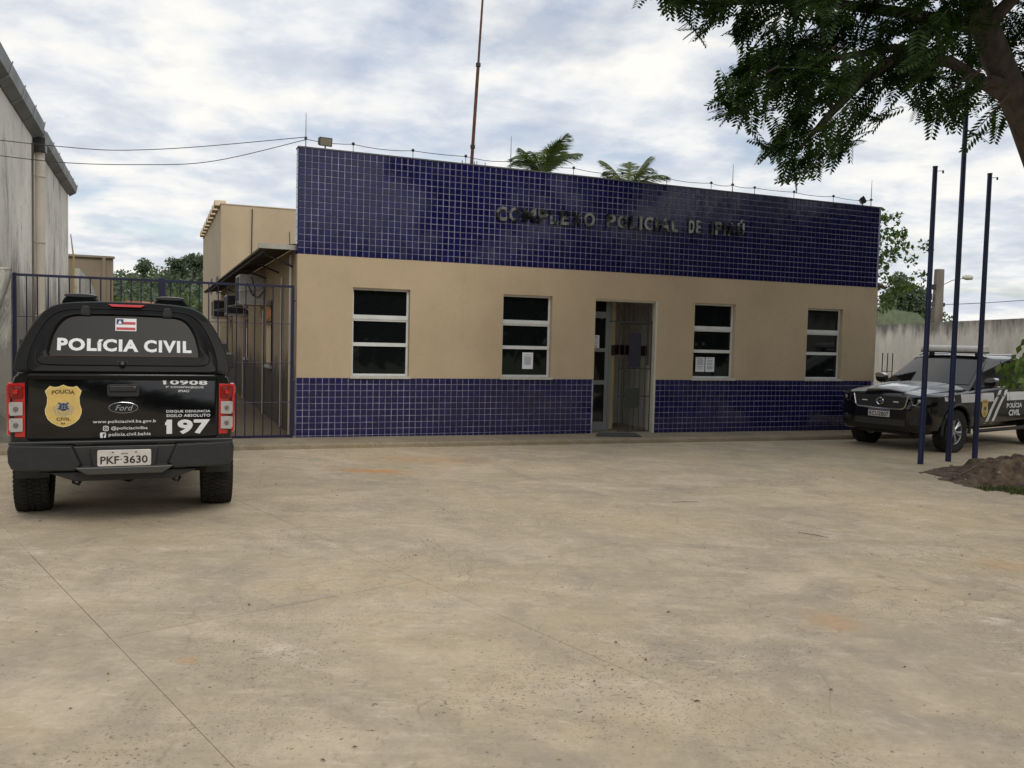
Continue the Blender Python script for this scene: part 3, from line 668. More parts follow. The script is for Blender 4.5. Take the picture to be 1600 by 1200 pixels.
# ================================================================ vegetation
def leafmat(name,a,b,tr=.25,rough=.6):
    m=bpy.data.materials.new(name); m.use_nodes=True; g=MG(m)
    c=g.ramp(g.island(),[(0,a),(.6,tuple((x+y)/2 for x,y in zip(a,b))),(1,b)])
    g.set('Base Color',c); g.set('Roughness',rough); g.b.inputs['Specular IOR Level'].default_value=.3
    tl=g.n('ShaderNodeBsdfTranslucent'); g.L(g.mix(1,c,(1.3,1.5,.6),'MULTIPLY'),tl.inputs[0])
    mx=g.n('ShaderNodeMixShader'); mx.inputs[0].default_value=tr; g.L(g.b.outputs[0],mx.inputs[1]); g.L(tl.outputs[0],mx.inputs[2])
    o=[n for n in g.t.nodes if n.type=='OUTPUT_MATERIAL'][0]; g.L(mx.outputs[0],o.inputs[0]); return m
M['leaf_flame']=leafmat('feathery_leaf',(.012,.028,.007),(.045,.085,.018),.28)
M['leaf_dark']=leafmat('dark_foliage',(.028,.048,.018),(.06,.095,.03),.15)
M['leaf_mid']=leafmat('green_foliage',(.05,.085,.02),(.11,.165,.04),.25)
M['leaf_far']=leafmat('hazy_far_foliage',(.085,.115,.075),(.145,.18,.11),.2)  # distance haze mixed into the leaf colour: paler, greyer green
M['palm']=leafmat('palm_frond',(.07,.10,.03),(.16,.19,.07),.25)
M['grass']=leafmat('grass_blade',(.03,.05,.012),(.09,.11,.03),.2)
M['bark']=mat('tree_bark',(.065,.052,.040),.95,noise_=(9,.5,(1,1,.4)),bump=(14,.9))
def rv(r=1): return Vector((random.gauss(0,1),random.gauss(0,1),random.gauss(0,1))).normalized()*r
def clump(mb,c,r,n,size,flat=1,shell=.5):
    c=Vector(c)
    for _ in range(n):
        d=rv(); k=random.random()**shell; p=c+Vector((d.x*r[0],d.y*r[1],d.z*r[2]))*k
        a=rv(size*random.uniform(.6,1.3)); b=a.cross(rv()).normalized()*size*random.uniform(.35,.7)
        mb.add([p-a*.5,p+b*.5,p+a*.5,p-b*.5],[(0,1,2,3)])
def bushy_tree(name,base,trunk,crowns,leafsize,n,mt,lab,grp=None,cat='tree',r0=.12,per=1):
    e=empty(name,base,0,lab,cat,grp); B=Vector(base)
    q=MB(); q.tube([Vector(t)-B for t in trunk],[r0*(1-.6*i/(len(trunk)-1)) for i in range(len(trunk))],7)
    tip=Vector(trunk[-1])-B; mid=Vector(trunk[len(trunk)//2])-B
    for c,r in crowns[:8]: q.tube([mid,mid.lerp(Vector(c)-B,.5)+Vector((0,0,.1*r[2])),Vector(c)-B],[r0*.4,r0*.25,r0*.1],5)
    q.build('trunk',M['bark'],e)
    f=MB(); tot=sum(r[0]*r[2] for c,r in crowns)
    for c,r in crowns: clump(f,Vector(c)-B,r,int(n*r[0]*r[2]/tot),leafsize)
    f.build('crown',mt,e,normals=False,kind='stuff')
# flame tree, right: trunk in frame, crown above
fr=MB()
def frond_mesh(L_=.36,pairs=11,pl=.085,pw=.03):
    q=MB(); seg=6; P=[Vector((L_*i/seg,0,-.10*L_*(i/seg)**2*1.5)) for i in range(seg+1)]
    for i in range(seg):
        q.add([P[i]+Vector((0,-.002,0)),P[i+1]+Vector((0,-.002,0)),P[i+1]+Vector((0,.002,0)),P[i]+Vector((0,.002,0))],[(0,1,2,3)])
    for k in range(pairs):
        t=.12+.88*k/(pairs-1); p=Vector((L_*t,0,-.15*L_*t*t)); l=pl*(.55+.45*math.sin(PI*min(1,t*1.02)**.8))*1.05
        for sg in (-1,1):
            a=Vector((.45+.25*t,sg,-.22)).normalized()*l; w_=Vector((1,-sg*.45,0)).normalized()*pw*.5
            mid=p+a*.55+Vector((0,0,.004)); 
            q.add([p,mid-w_,p+a,mid+w_],[(0,1,2,3)])
    return q
fronds=[frond_mesh(.44,11,.125,.033),frond_mesh(.37,10,.11,.031),frond_mesh(.50,12,.13,.035)]
fme=[]
for f in fronds:
    me=f.mesh('leaf'); me.materials.append(M['leaf_flame']); fme.append(me)
OUT=[(1.30,5.50),(1.60,5.29),(1.92,5.14),(2.17,5.15),(2.39,5.04),(2.6,5.14),(2.46,4.93),(2.4,4.75),(2.25,4.54),(2.22,4.26),(2.53,4.16),(2.99,4.26),(2.96,4.13),(2.69,3.86),(3.09,3.52),(3.25,3.56),(3.44,3.69),(3.79,3.91),(4.03,4.16),(3.99,4.44),(4.08,4.64),(4.19,4.51),(4.31,4.2),(4.57,4.09),(4.8,4.35),(4.99,4.11),(5.32,4.02),(5.35,4.19),(5.62,4.34),(6.4,4.45),(7.2,4.8),(7.2,6.6),(1.41,6.6)]
def inside(x,z,P):
    c=False;n=len(P)
    for i in range(n):
        x1,z1=P[i];x2,z2=P[(i+1)%n]
        if (z1>z)!=(z2>z) and x<(x2-x1)*(z-z1)/(z2-z1)+x1: c=not c
    return c
TB=Vector((7.84,11.8,-.2))
FT=empty('flame_tree',TB,0,'large feathery-leaved tree leaning in from the right edge, its crown hanging over the yard','tree')
tr=[(7.84,11.8,-.3),(7.72,11.72,.2),(7.40,11.5,1.3),(7.06,11.3,2.64),(6.62,11.0,3.85),(6.20,10.8,4.50),(5.72,10.6,5.15),(5.27,10.4,5.85),(4.8,10.1,6.9)]
q=MB(); 
q.tube([Vector(p)-TB for p in tr],[.42,.30,.235,.20,.185,.175,.165,.15,.10],14)
tk=q.build('trunk',M['bark'],FT,smooth=80)
limbs=[[(6.05,10.75,4.68),(5.0,10.2,4.95),(4.2,9.9,5.0),(3.3,9.8,4.8),(2.8,9.7,4.55)],[(5.5,10.5,5.45),(4.4,10.2,5.5),(3.2,10,5.55),(2.2,9.9,5.45),(1.6,9.8,5.4)],[(4.4,9.9,5.0),(3.8,9.8,4.6),(3.4,9.8,4.15),(3.15,9.8,3.85)],
 [(5.5,10.5,5.45),(5.9,9.2,6.2),(6.0,7.8,6.6),(5.5,6.0,6.8)],[(6.9,11.2,3.2),(7.8,10.8,4.4),(9.0,10.2,5.4),(10,9.5,5.8)],[(5.9,10.7,4.85),(5.5,10.3,4.8),(5.1,10.1,4.55),(4.9,10,4.35)],[(5.4,10.4,5.6),(4.4,9.4,6.2),(3.4,8.4,6.5),(2.8,7.2,6.5)]]
q=MB()
for l in limbs: q.tube([Vector(p)-TB for p in l],[.085-.07*i/(len(l)-1) for i in range(len(l))],7)
R=random.Random(3)
tips=[]
while len(tips)<650:
    x=R.uniform(1.3,7.2); z=R.uniform(3.5,6.5)
    if inside(x,z,OUT) : tips.append((x,z))
def nearest_edge(x,z):
    best=9
    for (x1,z1),(x2,z2) in zip(OUT[:-1],OUT[1:]):
        t=max(0,min(1,((x-x1)*(x2-x1)+(z-z1)*(z2-z1))/((x2-x1)**2+(z2-z1)**2+1e-9)))
        best=min(best,math.hypot(x-x1-t*(x2-x1),z-z1-t*(z2-z1)))
    return best
big=MB(); nleaf=0
def rotm(d,roll):
    d=Vector(d).normalized(); qd=d.to_track_quat('X','Z'); return qd.to_matrix()@Matrix.Rotation(roll,3,'X')
order=sorted(tips,key=lambda p:nearest_edge(*p))
tw_=MB()
for k,(x,z) in enumerate(order):
    e_=nearest_edge(x,z); Yr=.35 if e_<.3 else .8
    y=9.8+R.uniform(-Yr,Yr); sc=y/9.8
    # spray of fronds radiating and drooping from a twig end
    if x>5.1: y=11.3+R.uniform(-.35,.6); sc=y/9.8
    P=Vector((x*sc,y,1.65+(z-1.65)*sc))
    nf=3 if e_<.35 else 3
    for j in range(nf):
        hx=R.uniform(-1.2,.35) if x<4.3 else R.uniform(-1,.8)
        d=Vector((hx,R.uniform(-.8,.8),R.uniform(-1.1,.05) if e_<.5 else R.uniform(-1,.5)))
        L_=.36; Q=P-d.normalized()*L_*.8
        if nleaf<300 and e_<.22:
            mt3=rotm(d,R.uniform(-.5,.5)); o=inst('leaf',fme[(k+j)%3],FT); o.matrix_local=Matrix.Translation(Q-TB)@mt3.to_4x4(); nleaf+=1
        else:
            mt3=rotm(d,R.uniform(-.6,.6)); f=fronds[(k+j)%3]; big.add([mt3@Vector(v)+Q-TB for v in f.v],f.f)
    if k%3==0:
        tw_.tube([P-TB-Vector((0,0,0)),P-TB+Vector((R.uniform(.2,.5),R.uniform(-.1,.3),R.uniform(.15,.4)))],[.004,.009],4)
q.v+=[];
# dense upper crown, above the picture: shades the yard and the right end of the front
for _ in range(4600):
    a=R.uniform(0,2*PI); rr=math.sqrt(R.random()); x=8.7+5.4*rr*math.cos(a); y=10.9+4.6*rr*math.sin(a); z=6.9+1.2*R.random()+(1-rr*rr)*2.6*R.random()
    lim=1.65+(y*(600/1352.8+.06)+.35)
    if z<lim and y>0: z=lim+R.random()*.6
    if x/max(y,.1)<.10 and z<7.6: continue
    d=Vector((R.uniform(-1,1),R.uniform(-1,1),R.uniform(-.8,.3))); mt3=rotm(d,R.uniform(-.8,.8))
    f=fronds[R.randrange(3)]; big.add([mt3@(Vector(v)*1.6)+Vector((x,y,z))-TB for v in f.v],f.f)
big.build('crown',M['leaf_flame'],FT,normals=False,kind='stuff')
q.build('limb',M['bark'],FT); tw_.build('twig',M['bark'],FT,kind='stuff')
# sapling shoot by the trunk (broad leaves)
e=empty('climbing_shoot',(6.75,10.9,-.18),0,'leafy broad-leaved shoot hanging at the right edge in front of the black and white pickup','plant'); q=MB()
q.tube([(.3,.3,0),(.15,.1,.9),(-.2,-.2,1.75)],[.02,.012,.005],5); q.build('stem',M['bark'],e)
q=MB()
for _ in range(230):
    t=R.random(); c=Vector((R.uniform(-.62,.25),R.uniform(-.4,.1),R.uniform(1.42,2.0)))
    if c.x<-.40: c.z=R.uniform(1.42,1.75)
    a=Vector((R.uniform(-1,1),R.uniform(-.3,.3),-R.uniform(.4,1.2))).normalized()*R.uniform(.09,.15); b=a.cross(Vector((R.uniform(-.5,.5),1,R.uniform(-.5,.5)))).normalized()*a.length*.6
    q.add([c,c+a*.45+b*.5,c+a,c+a*.45-b*.5],[(0,1,2,3)])
q.build('foliage',M['leaf_mid'],e,normals=False,kind='stuff')
# palms
def palm(x,y,z,rad_,lab,n=19,seed=1):
    r=random.Random(seed); e=empty('coconut_palm',(x,y,-.7),0,lab,'palm','palms behind the building')
    q=MB(); q.tube([(0,0,0),(.3,0,z*.5),(0,0,z+.5)],[.22,.16,.14],8); q.build('trunk',M['bark'],e)
    for k in range(n):
        f=MB(); a=2*PI*k/n+r.uniform(-.2,.2); el=r.uniform(.02,1.2); Lf=rad_*r.uniform(.85,1.15)
        pts=[]; seg=9
        for i in range(seg+1):
            t=i/seg; h=Lf*t*math.cos(el)*(1-.12*t); v=Lf*t*math.sin(el)-Lf*.62*t*t*(1.25-el*.60)
            pts.append(Vector((math.cos(a)*h,math.sin(a)*h,z+.4+v)))
        f.tube(pts,[.035*(1-.85*i/seg) for i in range(seg+1)],4)
        side=Vector((-math.sin(a),math.cos(a),0))
        for i in range(54):
            t=.10+.90*i/53; ii=min(int(t*seg),seg-1); p=pts[ii].lerp(pts[ii+1],t*seg-ii); tg=(pts[ii+1]-pts[ii]).normalized()
            ll=Lf*.30*(math.sin(PI*min(.98,t*.85+.12)))
            for sg in (-1,1):
                d=(side*sg*.75+tg*.8+Vector((0,0,-.45+r.uniform(-.15,.15)))).normalized()*ll; wv=tg*.035
                wv=tg*.026; f.add([p-wv,p+wv,p+d*.6+wv*.8,p+d,p+d*.6-wv*.8],[(0,1,2,3,4)])
        f.build('frond',M['palm'],e,normals=False)
palm(1.57,55,12.1,4.1,'left and taller of the two palm crowns showing over the parapet',17,5)
palm(7.0,55,11.3,3.7,'lower palm crown right of the other one over the parapet',14,8)
# trees beyond, right
def cr(P,r): return [(p,(r*random.uniform(.8,1.2),r*random.uniform(.8,1.2),r*random.uniform(.7,1.1))) for p in P]
random.seed(21)
pl=[]
for _ in range(60):
    t=random.random(); z=2.5+2.45*t; xm=9.15+ (1.15*math.sin(PI*min(1,max(0,(5.1-z)/2.6))))
    pl.append(((random.uniform(8.6,xm),22+random.uniform(-.5,.5),z),(.2,.2,.2)))
bushy_tree('small_leaved_tree',(9.0,22.1,-.3),[(9.0,22.1,-.3),(8.9,22,1.5),(8.9,22,3),(9.0,22,5)],pl,.13,1700,M['leaf_mid'],'sparse small-leaved tree poking out beside the right end of the building',r0=.07)
T1=[((26.5,60,6.0),(.75,.8,.9)),((26.9,60,5.2),(1.0,1,1.0)),((25.9,60,4.9),(.7,.7,.8)),((27.9,60,5.1),(.75,.8,1.0)),((28.4,60,4.2),(.6,.8,.9)),((27.2,60,4.0),(1.4,1,1.0)),((26.3,60,3.9),(.8,.8,.8))]
bushy_tree('broad_tree',(27,60,-.7),[(27,60,-.7),(27,60,2.5),(26.8,60,5)],T1,.26,5200,M['leaf_far'],'dark rounded tree in the distance left of the utility pole',r0=.2)
T1=[((24.2,58,4.1),(.9,.8,.8)),((25.1,58,4.5),(.6,.6,.6)),((24.9,58,3.7),(.9,.8,.7)),((23.6,58,4.6),(.5,.5,.5)),((23.2,58,3.6),(.9,.7,.7))]
bushy_tree('loose_tree',(24,58,-.7),[(24,58,-.7),(24.1,58,2),(24.3,58,4.3)],T1,.22,700,M['leaf_far'],'thin see-through tree in the distance behind the right awning',r0=.14)
T1=[((x,50,2.9+random.uniform(-.3,.35)),(1.1,1,.7)) for x in (20.2,21.3,22.4,23.3,24.2)]
bushy_tree('hedge',(22,50,-.7),[(22,50,-.7),(22,50,1),(22,50,2.5)],T1,.2,3200,M['leaf_mid'],'bright green bushes showing above the yard wall beside the building',cat='bush',r0=.1)
e=empty('far_house',(19.9,44,-.7),0,'low greyish-green house roof behind the yard wall','house')
q=MB(); q.box(-1.3,1.1,0,5,0,3.2); q.build('wall',M['beige_rear'],e); q=MB(); q.prism([(-1.6,3.15),(1.5,3.15),(.4,4.1),(-1.6,4.35)],'y',-.3,5.3); q.build('roof',mat('mossy_roof',(.16,.19,.12),.9,noise_=(3,.3)),e)
# left background: wooded hill, bushes, far roof
hm=MB(); nx,ny=40,14
def hh(x,y): 
    t=(y-95)/90; return -.8+9.2*math.exp(-((x+48)/34)**2)*math.sin(PI*min(1,max(0,t)))**.8+noise.noise(Vector((x*.09,y*.09,3)))*1.3*max(0,min(1,t*4))
for i in range(ny): 
    pass
rows=[[(-110+ 100*j/nx, 92+100*i/ny, hh(-110+100*j/nx,92+100*i/ny)) for j in range(nx+1)] for i in range(ny+1)]
hm.loft(rows,False); hm.build('hill',M['soil'],kind='structure',smooth=True)
q=MB(); R2=random.Random(5)
for _ in range(430):
    x=R2.uniform(-78,-26); y=R2.uniform(98,140); z=hh(x,y)+R2.uniform(.6,1.9); r=R2.uniform(1.1,2.3)
    random.seed(_); clump(q,(x,y,z),(r,r,r*.85),70,.62,shell=.33)
q.build('wooded_hill',M['leaf_far'],normals=False,kind='stuff'); tag(bpy.data.objects['wooded_hill'],'dark green wooded hill closing the view beyond the alley','woodland')
random.seed(33)
def far_tree(x,y,ztop,r,lab,mt=None,tall=3.5,n=900,size=.45):
    cs_=[((x+random.uniform(-r,r)*.7,y+random.uniform(-1,1),ztop-r*.6-random.uniform(0,r*.8)),(r*.55,r*.55,r*.42)) for _ in range(6)]
    zb=ztop-tall-2
    bushy_tree('hill_tree',(x,y,zb),[(x,y,zb),(x+.1,y,ztop-r*1.5),(x,y,ztop-r*.8)],cs_,size,n,mt or M['leaf_far'],lab,'trees standing out on the wooded hill',r0=.25)
far_tree(-51.3,120,12.1,1.6,'flat-topped tree rising alone above the left part of the hill')
far_tree(-46.0,120,12.0,1.7,'round tree rising above the hill left of the tallest one')
far_tree(-43.9,119,13.0,1.9,'tallest tree on the hill, next to the rear block of the station')
far_tree(-41.9,119,12.6,1.9,'tree on the hill partly hidden by the rear block of the station')
random.seed(4)
T1=[((-22.6+random.uniform(-1.3,1.0),46+random.uniform(-1,1),1.8+random.uniform(-1.2,1.5)),(.9,.9,.8)) for _ in range(12)]
bushy_tree('shrubby_tree',(-22.6,46,-.7),[(-22.6,46,-.7),(-22.5,46,1.5),(-22.5,46,3)],T1,.24,3800,M['leaf_mid'],'yellow-green bushy tree right behind the brown block wall',r0=.15)
T1=[((-16.9+random.uniform(-1.6,1.6),47+random.uniform(-1,1),1.6+random.uniform(-1.5,1.5)),(1.0,.9,.9)) for _ in range(14)]
bushy_tree('shrubby_tree',(-16.9,47,-.7),[(-16.9,47,-.7),(-17,47,1.5),(-17,47,3)],T1,.24,4200,M['leaf_mid'],'bright green bushy tree against the rear block of the station',r0=.15)
T1=[((-20.2+random.uniform(-2.4,2.4),49+random.uniform(-1,1),0.7+random.uniform(-1.2,1.2)),(1.1,1,.9)) for _ in range(16)]
bushy_tree('dark_bush',(-20.2,49,-.7),[(-20.2,49,-.7),(-20,49,1),(-20,49,2)],T1,.26,5200,M['leaf_dark'],'dark green bushes filling the far end of the alley behind the gate',cat='bush',r0=.15)
e=empty('far_house',(-19.4,44.5,-.7),0,'small house with an orange tiled roof at the far end of the alley','house')
q=MB(); q.box(-1.0,1.0,0,2,0,3.0); q.build('wall',M['beige_rear'],e); q=MB(); q.prism([(-1.3,2.95),(1.3,2.95),(.4,3.75),(-.4,3.75)],'y',-.3,2.3); q.build('roof',mat('terracotta_roof',(.42,.16,.07),.85,noise_=(6,.3)),e)
# unseen trees added behind and to the right, for tiles and glass to reflect
random.seed(12); q=MB()
arc=[(-28,-16),(-18,-18),(-6,-19),(6,-18),(16,-15),(23,-8),(26,0),(26,8),(27,14)]
for k in range(70):
    t=k/69*(len(arc)-1.001); i=int(t); x=arc[i][0]+(arc[i+1][0]-arc[i][0])*(t-i)+random.uniform(-1.2,1.2); y=arc[i][1]+(arc[i+1][1]-arc[i][1])*(t-i)+random.uniform(-1.2,1.2); h=random.uniform(4.5,6.5)+3.5*t/len(arc)
    clump(q,(x,y,h*.52),(2.1,2.1,h*.5),230,1.0,shell=.45)
q.build('reflection_trees',M['leaf_dark'],normals=False,kind='stuff'); tag(bpy.data.objects['reflection_trees'],'belt of unseen dark trees added for tiles and glass to reflect','trees')
# ================================================================ mound, roots, grass, litter
mm=MB(); nx,ny=70,44
def mh(x,y):
    # ridge running from the tree base toward the lower left
    d=math.hypot((x-8.2)/1.55,(y-12.1)/1.05); h=.42*math.exp(-d*d*1.25)
    d2=math.hypot((x-7.05)/.55,(y-12.0)/.35); h+=.14*math.exp(-d2*d2*1.4)
    d3=math.hypot((x-7.2)/.6,(y-13.0)/.28); h+=.13*math.exp(-d3*d3*1.6)
    d4=math.hypot((x-6.45)/.35,(y-12.1)/.15); h+=.06*math.exp(-d4*d4)
    n=noise.fractal(Vector((x*2.4,y*2.4,1)),1,2,5); n2=noise.fractal(Vector((x*7,y*7,4)),1,2,4)
    k=min(1,h*6); return zy(x,y)-.035+h*(1+.35*n)+k*(.085*n+.06*n2)
rows=[[(5.5+4.5*j/nx,10.4+4.2*i/ny,mh(5.5+4.5*j/nx,10.4+4.2*i/ny)) for j in range(nx+1)] for i in range(ny+1)]
mm.loft(rows,False)
M['mound']=mat('reddish_earth_and_roots',(.10,.068,.045),.95,noise_=(9,.75),bump=(30,1))
o=mm.build('earth_mound',M['mound'],smooth=True,kind='stuff'); tag(o,'mound of reddish earth and roots at the foot of the leaning tree','mound')
M['root']=mat('root_bark',(.14,.10,.075),.95,noise_=(12,.4),bump=(20,.8)); R=random.Random(9); q=MB()
for k in range(18):
    a=R.uniform(PI*.75,PI*1.45); p=Vector((7.8,11.95,.5)); pts=[]; L_=R.uniform(.9,1.9)
    for i in range(9):
        t=i/8; x=7.9+math.cos(a)*L_*t+.08*math.sin(t*9+k); y=12.1+math.sin(a)*L_*.75*t+.06*math.cos(t*7+k); pts.append((x,y,mh(x,y)+.012))
    q.tube(pts,[.045*(1-.8*i/8)*R.uniform(.7,1.2) for i in range(9)],6)
o=q.build('exposed_roots',M['root'],kind='stuff'); tag(o,'tangled bare roots creeping over the earth mound','roots')
q=MB()
for k in range(26):
    x=R.uniform(5.95,7.3); y=R.uniform(11.7,13.2); z=mh(x,y)
    if z<zy(x,y)+.03: continue
    r=R.uniform(.010,.032); q.lathe([(0,-r),(r*.8,-r*.5),(r,0),(r*.7,r*.55),(0,r*.8)],'z',(x,y,z+.2*r),6)
o=q.build('rubble',mat('pale_rubble',(.24,.19,.15),.9,noise_=(9,.4)),kind='stuff'); tag(o,'small pale stones scattered on the earth mound','stones')
q=MB(); R=random.Random(10)
for _ in range(24000):
    x=R.uniform(6.2,9.6); y=R.uniform(9.2,12.0)
    edge=11.30-(x-6.3)*.22-.25*noise.noise(Vector((x*1.7,y*1.7,0)))
    lo=11.25-(x-6.2)*1.0+.25*noise.noise(Vector((x*2.5,y*2.5,5)))
    if y>edge+.15 or y<lo: continue
    if noise.noise(Vector((x*4,y*4,2)))<-.25: continue
    z=max(zy(x,y)-.005,mh(x,y)+.0) if 5.5<x<10 and 10.4<y<14.6 else zy(x,y)-.005
    h=R.uniform(.035,.10); a=R.uniform(0,PI); dx_=math.cos(a)*.006; dy_=math.sin(a)*.006; lx=R.uniform(-.03,.03); ly=R.uniform(-.03,.03)
    q.add([(x-dx_,y-dy_,z),(x+dx_,y+dy_,z),(x+lx,y+ly,z+h)],[(0,1,2)])
o=q.build('grass_patch',M['grass'],normals=False,kind='stuff'); tag(o,'patch of rough grass below the earth mound at the right edge','grass')
q=MB(); xa=[(6.1,11.55),(6.6,11.05),(7.2,10.3),(8.0,9.5),(9.7,9.0),(9.7,12.2),(6.3,12.2)]
q.add([(x,y,zy(x,y)+.005) for x,y in xa],[tuple(range(len(xa)))]); q.build('bare_soil',mat('bare_soil',(.10,.075,.045),.95,noise_=(6,.5)),kind='structure',normals=False)
q=MB(); R=random.Random(2)
for _ in range(90):
    y=R.uniform(2.6,13)**1; x=R.uniform(-.58,.62)*y; 
    if (P0-Vector((x,y))).dot(Vector((-du.y,du.x)))<0 and 0: continue
    if (Vector((x,y))-P0).dot(dw)>-.9: continue
    a=R.uniform(0,PI); l=R.uniform(.008,.022); w_=l*.4; z=zy(x,y)+.004
    q.add([(x-math.cos(a)*l,y-math.sin(a)*l,z),(x+math.sin(a)*w_,y-math.cos(a)*w_,z+.004),(x+math.cos(a)*l,y+math.sin(a)*l,z+.002),(x-math.sin(a)*w_,y+math.cos(a)*w_,z+.006)],[(0,1,2,3)])
o=q.build('dry_litter',mat('dry_leaf',(.10,.06,.03),.9,noise_=(3,.5)),normals=False,kind='stuff'); tag(o,'tiny dry leaves and crumbs strewn over the concrete yard','leaf litter')
for (x,y,a,l,lab) in ((2.0,9.75,.2,.32,'thin dry twig lying in the middle of the yard'),(2.95,8.3,-.7,.3,'thin dry twig lying right of the middle of the yard')):
    q=MB(); q.tube([(-l/2,0,.008),(0,.012,.01),(l/2,0,.007)],[.0018,.003,.0016],5); o=q.build('twig',M['bark']); o.location=(x,y,zy(x,y)); o.rotation_euler=(0,0,a); tag(o,lab,'twig','twigs on the concrete')
# ================================================================ vehicles
M['paint']=mat('black_car_paint',(.004,.004,.005),.12,coat=.25,noise_=(2,.3)); M['paint_dusty']=mat('dusty_black_paint',(.007,.007,.007),.42,noise_=(3,.35),spec=.14)
M['trim']=mat('unpainted_black_plastic',(.017,.018,.020),.5,noise_=(20,.2)); M['seam']=mat('panel_gap',(.003,.003,.003),.9)
M['rubber']=mat('tyre_rubber',(.018,.017,.016),.85,noise_=(12,.4)); M['under']=mat('dirty_underbody',(.012,.010,.009),.9,noise_=(8,.5))
M['rim']=mat('alloy_rim',(.45,.46,.48),.3,metal=.8); M['chrome']=mat('chrome_trim',(.6,.62,.64),.15,metal=1)
M['car_glass']=mat('dark_car_glass',(.008,.009,.010),.04); M['decal']=mat('white_vinyl_lettering',(.72,.73,.75),.5,noise_=(30,.06)); M['decal_g']=mat('silver_white_band',(.74,.75,.76),.45,noise_=(3,.1))
M['red_lens']=mat('red_tail_lens',(.50,.012,.010),.12,coat=.8); M['red_dark']=mat('deep_red_lens',(.20,.006,.006),.15,coat=.8); M['clear_lens']=mat('clear_lens',(.40,.385,.37),.12,coat=.8); M['bulb']=mat('amber_bulb',(.16,.13,.13),.3)
M['gold']=mat('golden_badge_print',(.62,.44,.14),.45,noise_=(9,.15)); M['badge_ink']=mat('badge_print_brown',(.10,.06,.02),.7); M['badge_blue']=mat('badge_print_blue',(.03,.05,.12),.6); M['badge_grey']=mat('badge_print_grey',(.33,.34,.30),.6); M['gold_edge']=mat('badge_pale_edge',(.74,.58,.25),.5)
M['plate']=mat('number_plate_grey',(.55,.52,.48),.5,noise_=(14,.12)); M['plate_ink']=mat('plate_black_paint',(.02,.02,.02),.5); M['oval_blue']=mat('dark_blue_enamel',(.004,.006,.014),.2,coat=.5)
M['flag_red']=mat('flag_red',(.45,.05,.05),.6); M['flag_blue']=mat('flag_blue',(.03,.04,.12),.6)
def chaikin(P,k=2,closed=True):
    for _ in range(k):
        Q=[];n=len(P)
        for i in range(n if closed else n-1):
            a=Vector(P[i]);b=Vector(P[(i+1)%n]); Q+=[a.lerp(b,.25),a.lerp(b,.75)]
        if not closed: Q=[Vector(P[0])]+Q+[Vector(P[-1])]
        P=Q
    return P
def resample(P,n,closed=True):
    P=[Vector(p) for p in P]; Q=P+[P[0]] if closed else P
    d=[0]
    for a,b in zip(Q,Q[1:]): d.append(d[-1]+(b-a).length)
    out_=[];j=0;m_=n if closed else n-1
    for i in range(n):
        t=d[-1]*i/m_
        while j<len(d)-2 and d[j+1]<t: j+=1
        s=(t-d[j])/max(1e-9,d[j+1]-d[j]); out_.append(Q[j].lerp(Q[j+1],min(1,s)))
    return out_
def mirror(half):      # half: (x,z) from bottom (x>0) to top centre (x may be 0)
    L_=[(x,z) for x,z in half]; Rr=[(-x,z) for x,z in half[::-1] if x>1e-6]; return L_+Rr
def wheel(parent,x,y,R_,wd,side,spokes=6,detail=True):
    """tyre + rim; side=+1: outer face towards +x"""
    q=MB(); h=wd/2; r0=.225
    q.lathe([(r0,-h*.80),(R_*.80,-h*.98),(R_*.94,-h*.93),(R_*.985,-h*.78),(R_,-h*.4),(R_,h*.4),(R_*.985,h*.78),(R_*.94,h*.93),(R_*.80,h*.98),(r0,h*.80)],'x',(x,y,R_-.008),48,closed=False)
    # tread blocks
    n=56
    for i in range(n):
        for (a,b,ph) in ((-.95,-.62,0),(-.52,-.20,.5),(-.12,.12,0),(.20,.52,.5),(.62,.95,0)):
            t=2*PI*(i+ph)/n; c,s=math.cos(t),math.sin(t); ct,st=-s,c; w_=2*PI*R_/n*.33
            rr=R_+.0-(.012 if abs(a)>.6 or abs(b)>.6 else 0); r1=rr+.009
            P=[]
            for r_ in (rr-.006,r1):
                for xx in (a*h,b*h):
                    for sg in (-1,1): P.append((x+xx, y+c*r_+ct*sg*w_, R_-.008+s*r_+st*sg*w_))
            q.add(P,[(0,1,3,2),(4,6,7,5),(0,2,6,4),(1,5,7,3),(2,3,7,6),(0,4,5,1)])
    ty=q.build('wheel',M['rubber'],parent,smooth=30)
    q=MB(); s=side; cz=R_-.008
    q.lathe([(r0+.01,s*h*.80),(r0-.005,s*h*.72),(r0-.02,s*h*.1),(r0-.02,-s*h*.7)],'x',(x,y,cz),32)
    q.lathe([(0,s*h*.62),(.055,s*h*.62),(.06,s*h*.5)],'x',(x,y,cz),20)
    for i in range(spokes):
        a=2*PI*i/spokes+.3
        for da in (-.16,.16):
            pts=[]
            for r_,xx in ((.04,h*.55),(.12,h*.60),(.205,h*.70)):
                pts.append((x+s*xx,y+math.cos(a+da*(r_/.2))*r_,cz+math.sin(a+da*(r_/.2))*r_))
            q.tube(pts,[.020,.017,.019],5)
    q.build('rim',M['rim'],ty,smooth=40)
    q=MB(); q.lathe([(0,s*h*.12),(.15,s*h*.12),(.15,0)],'x',(x,y,cz),20); q.build('brake_disc',M['under'],ty)
def text_on(s,org,xd,zd,w_,h_,mt,parent,name='lettering',bold=.03,slant=0,arc=0,spacing=1.0): return text_fit(s,org,xd,zd,w_,h_,name,mt,parent,bold=bold,slant=slant,arc=arc,spacing=spacing)
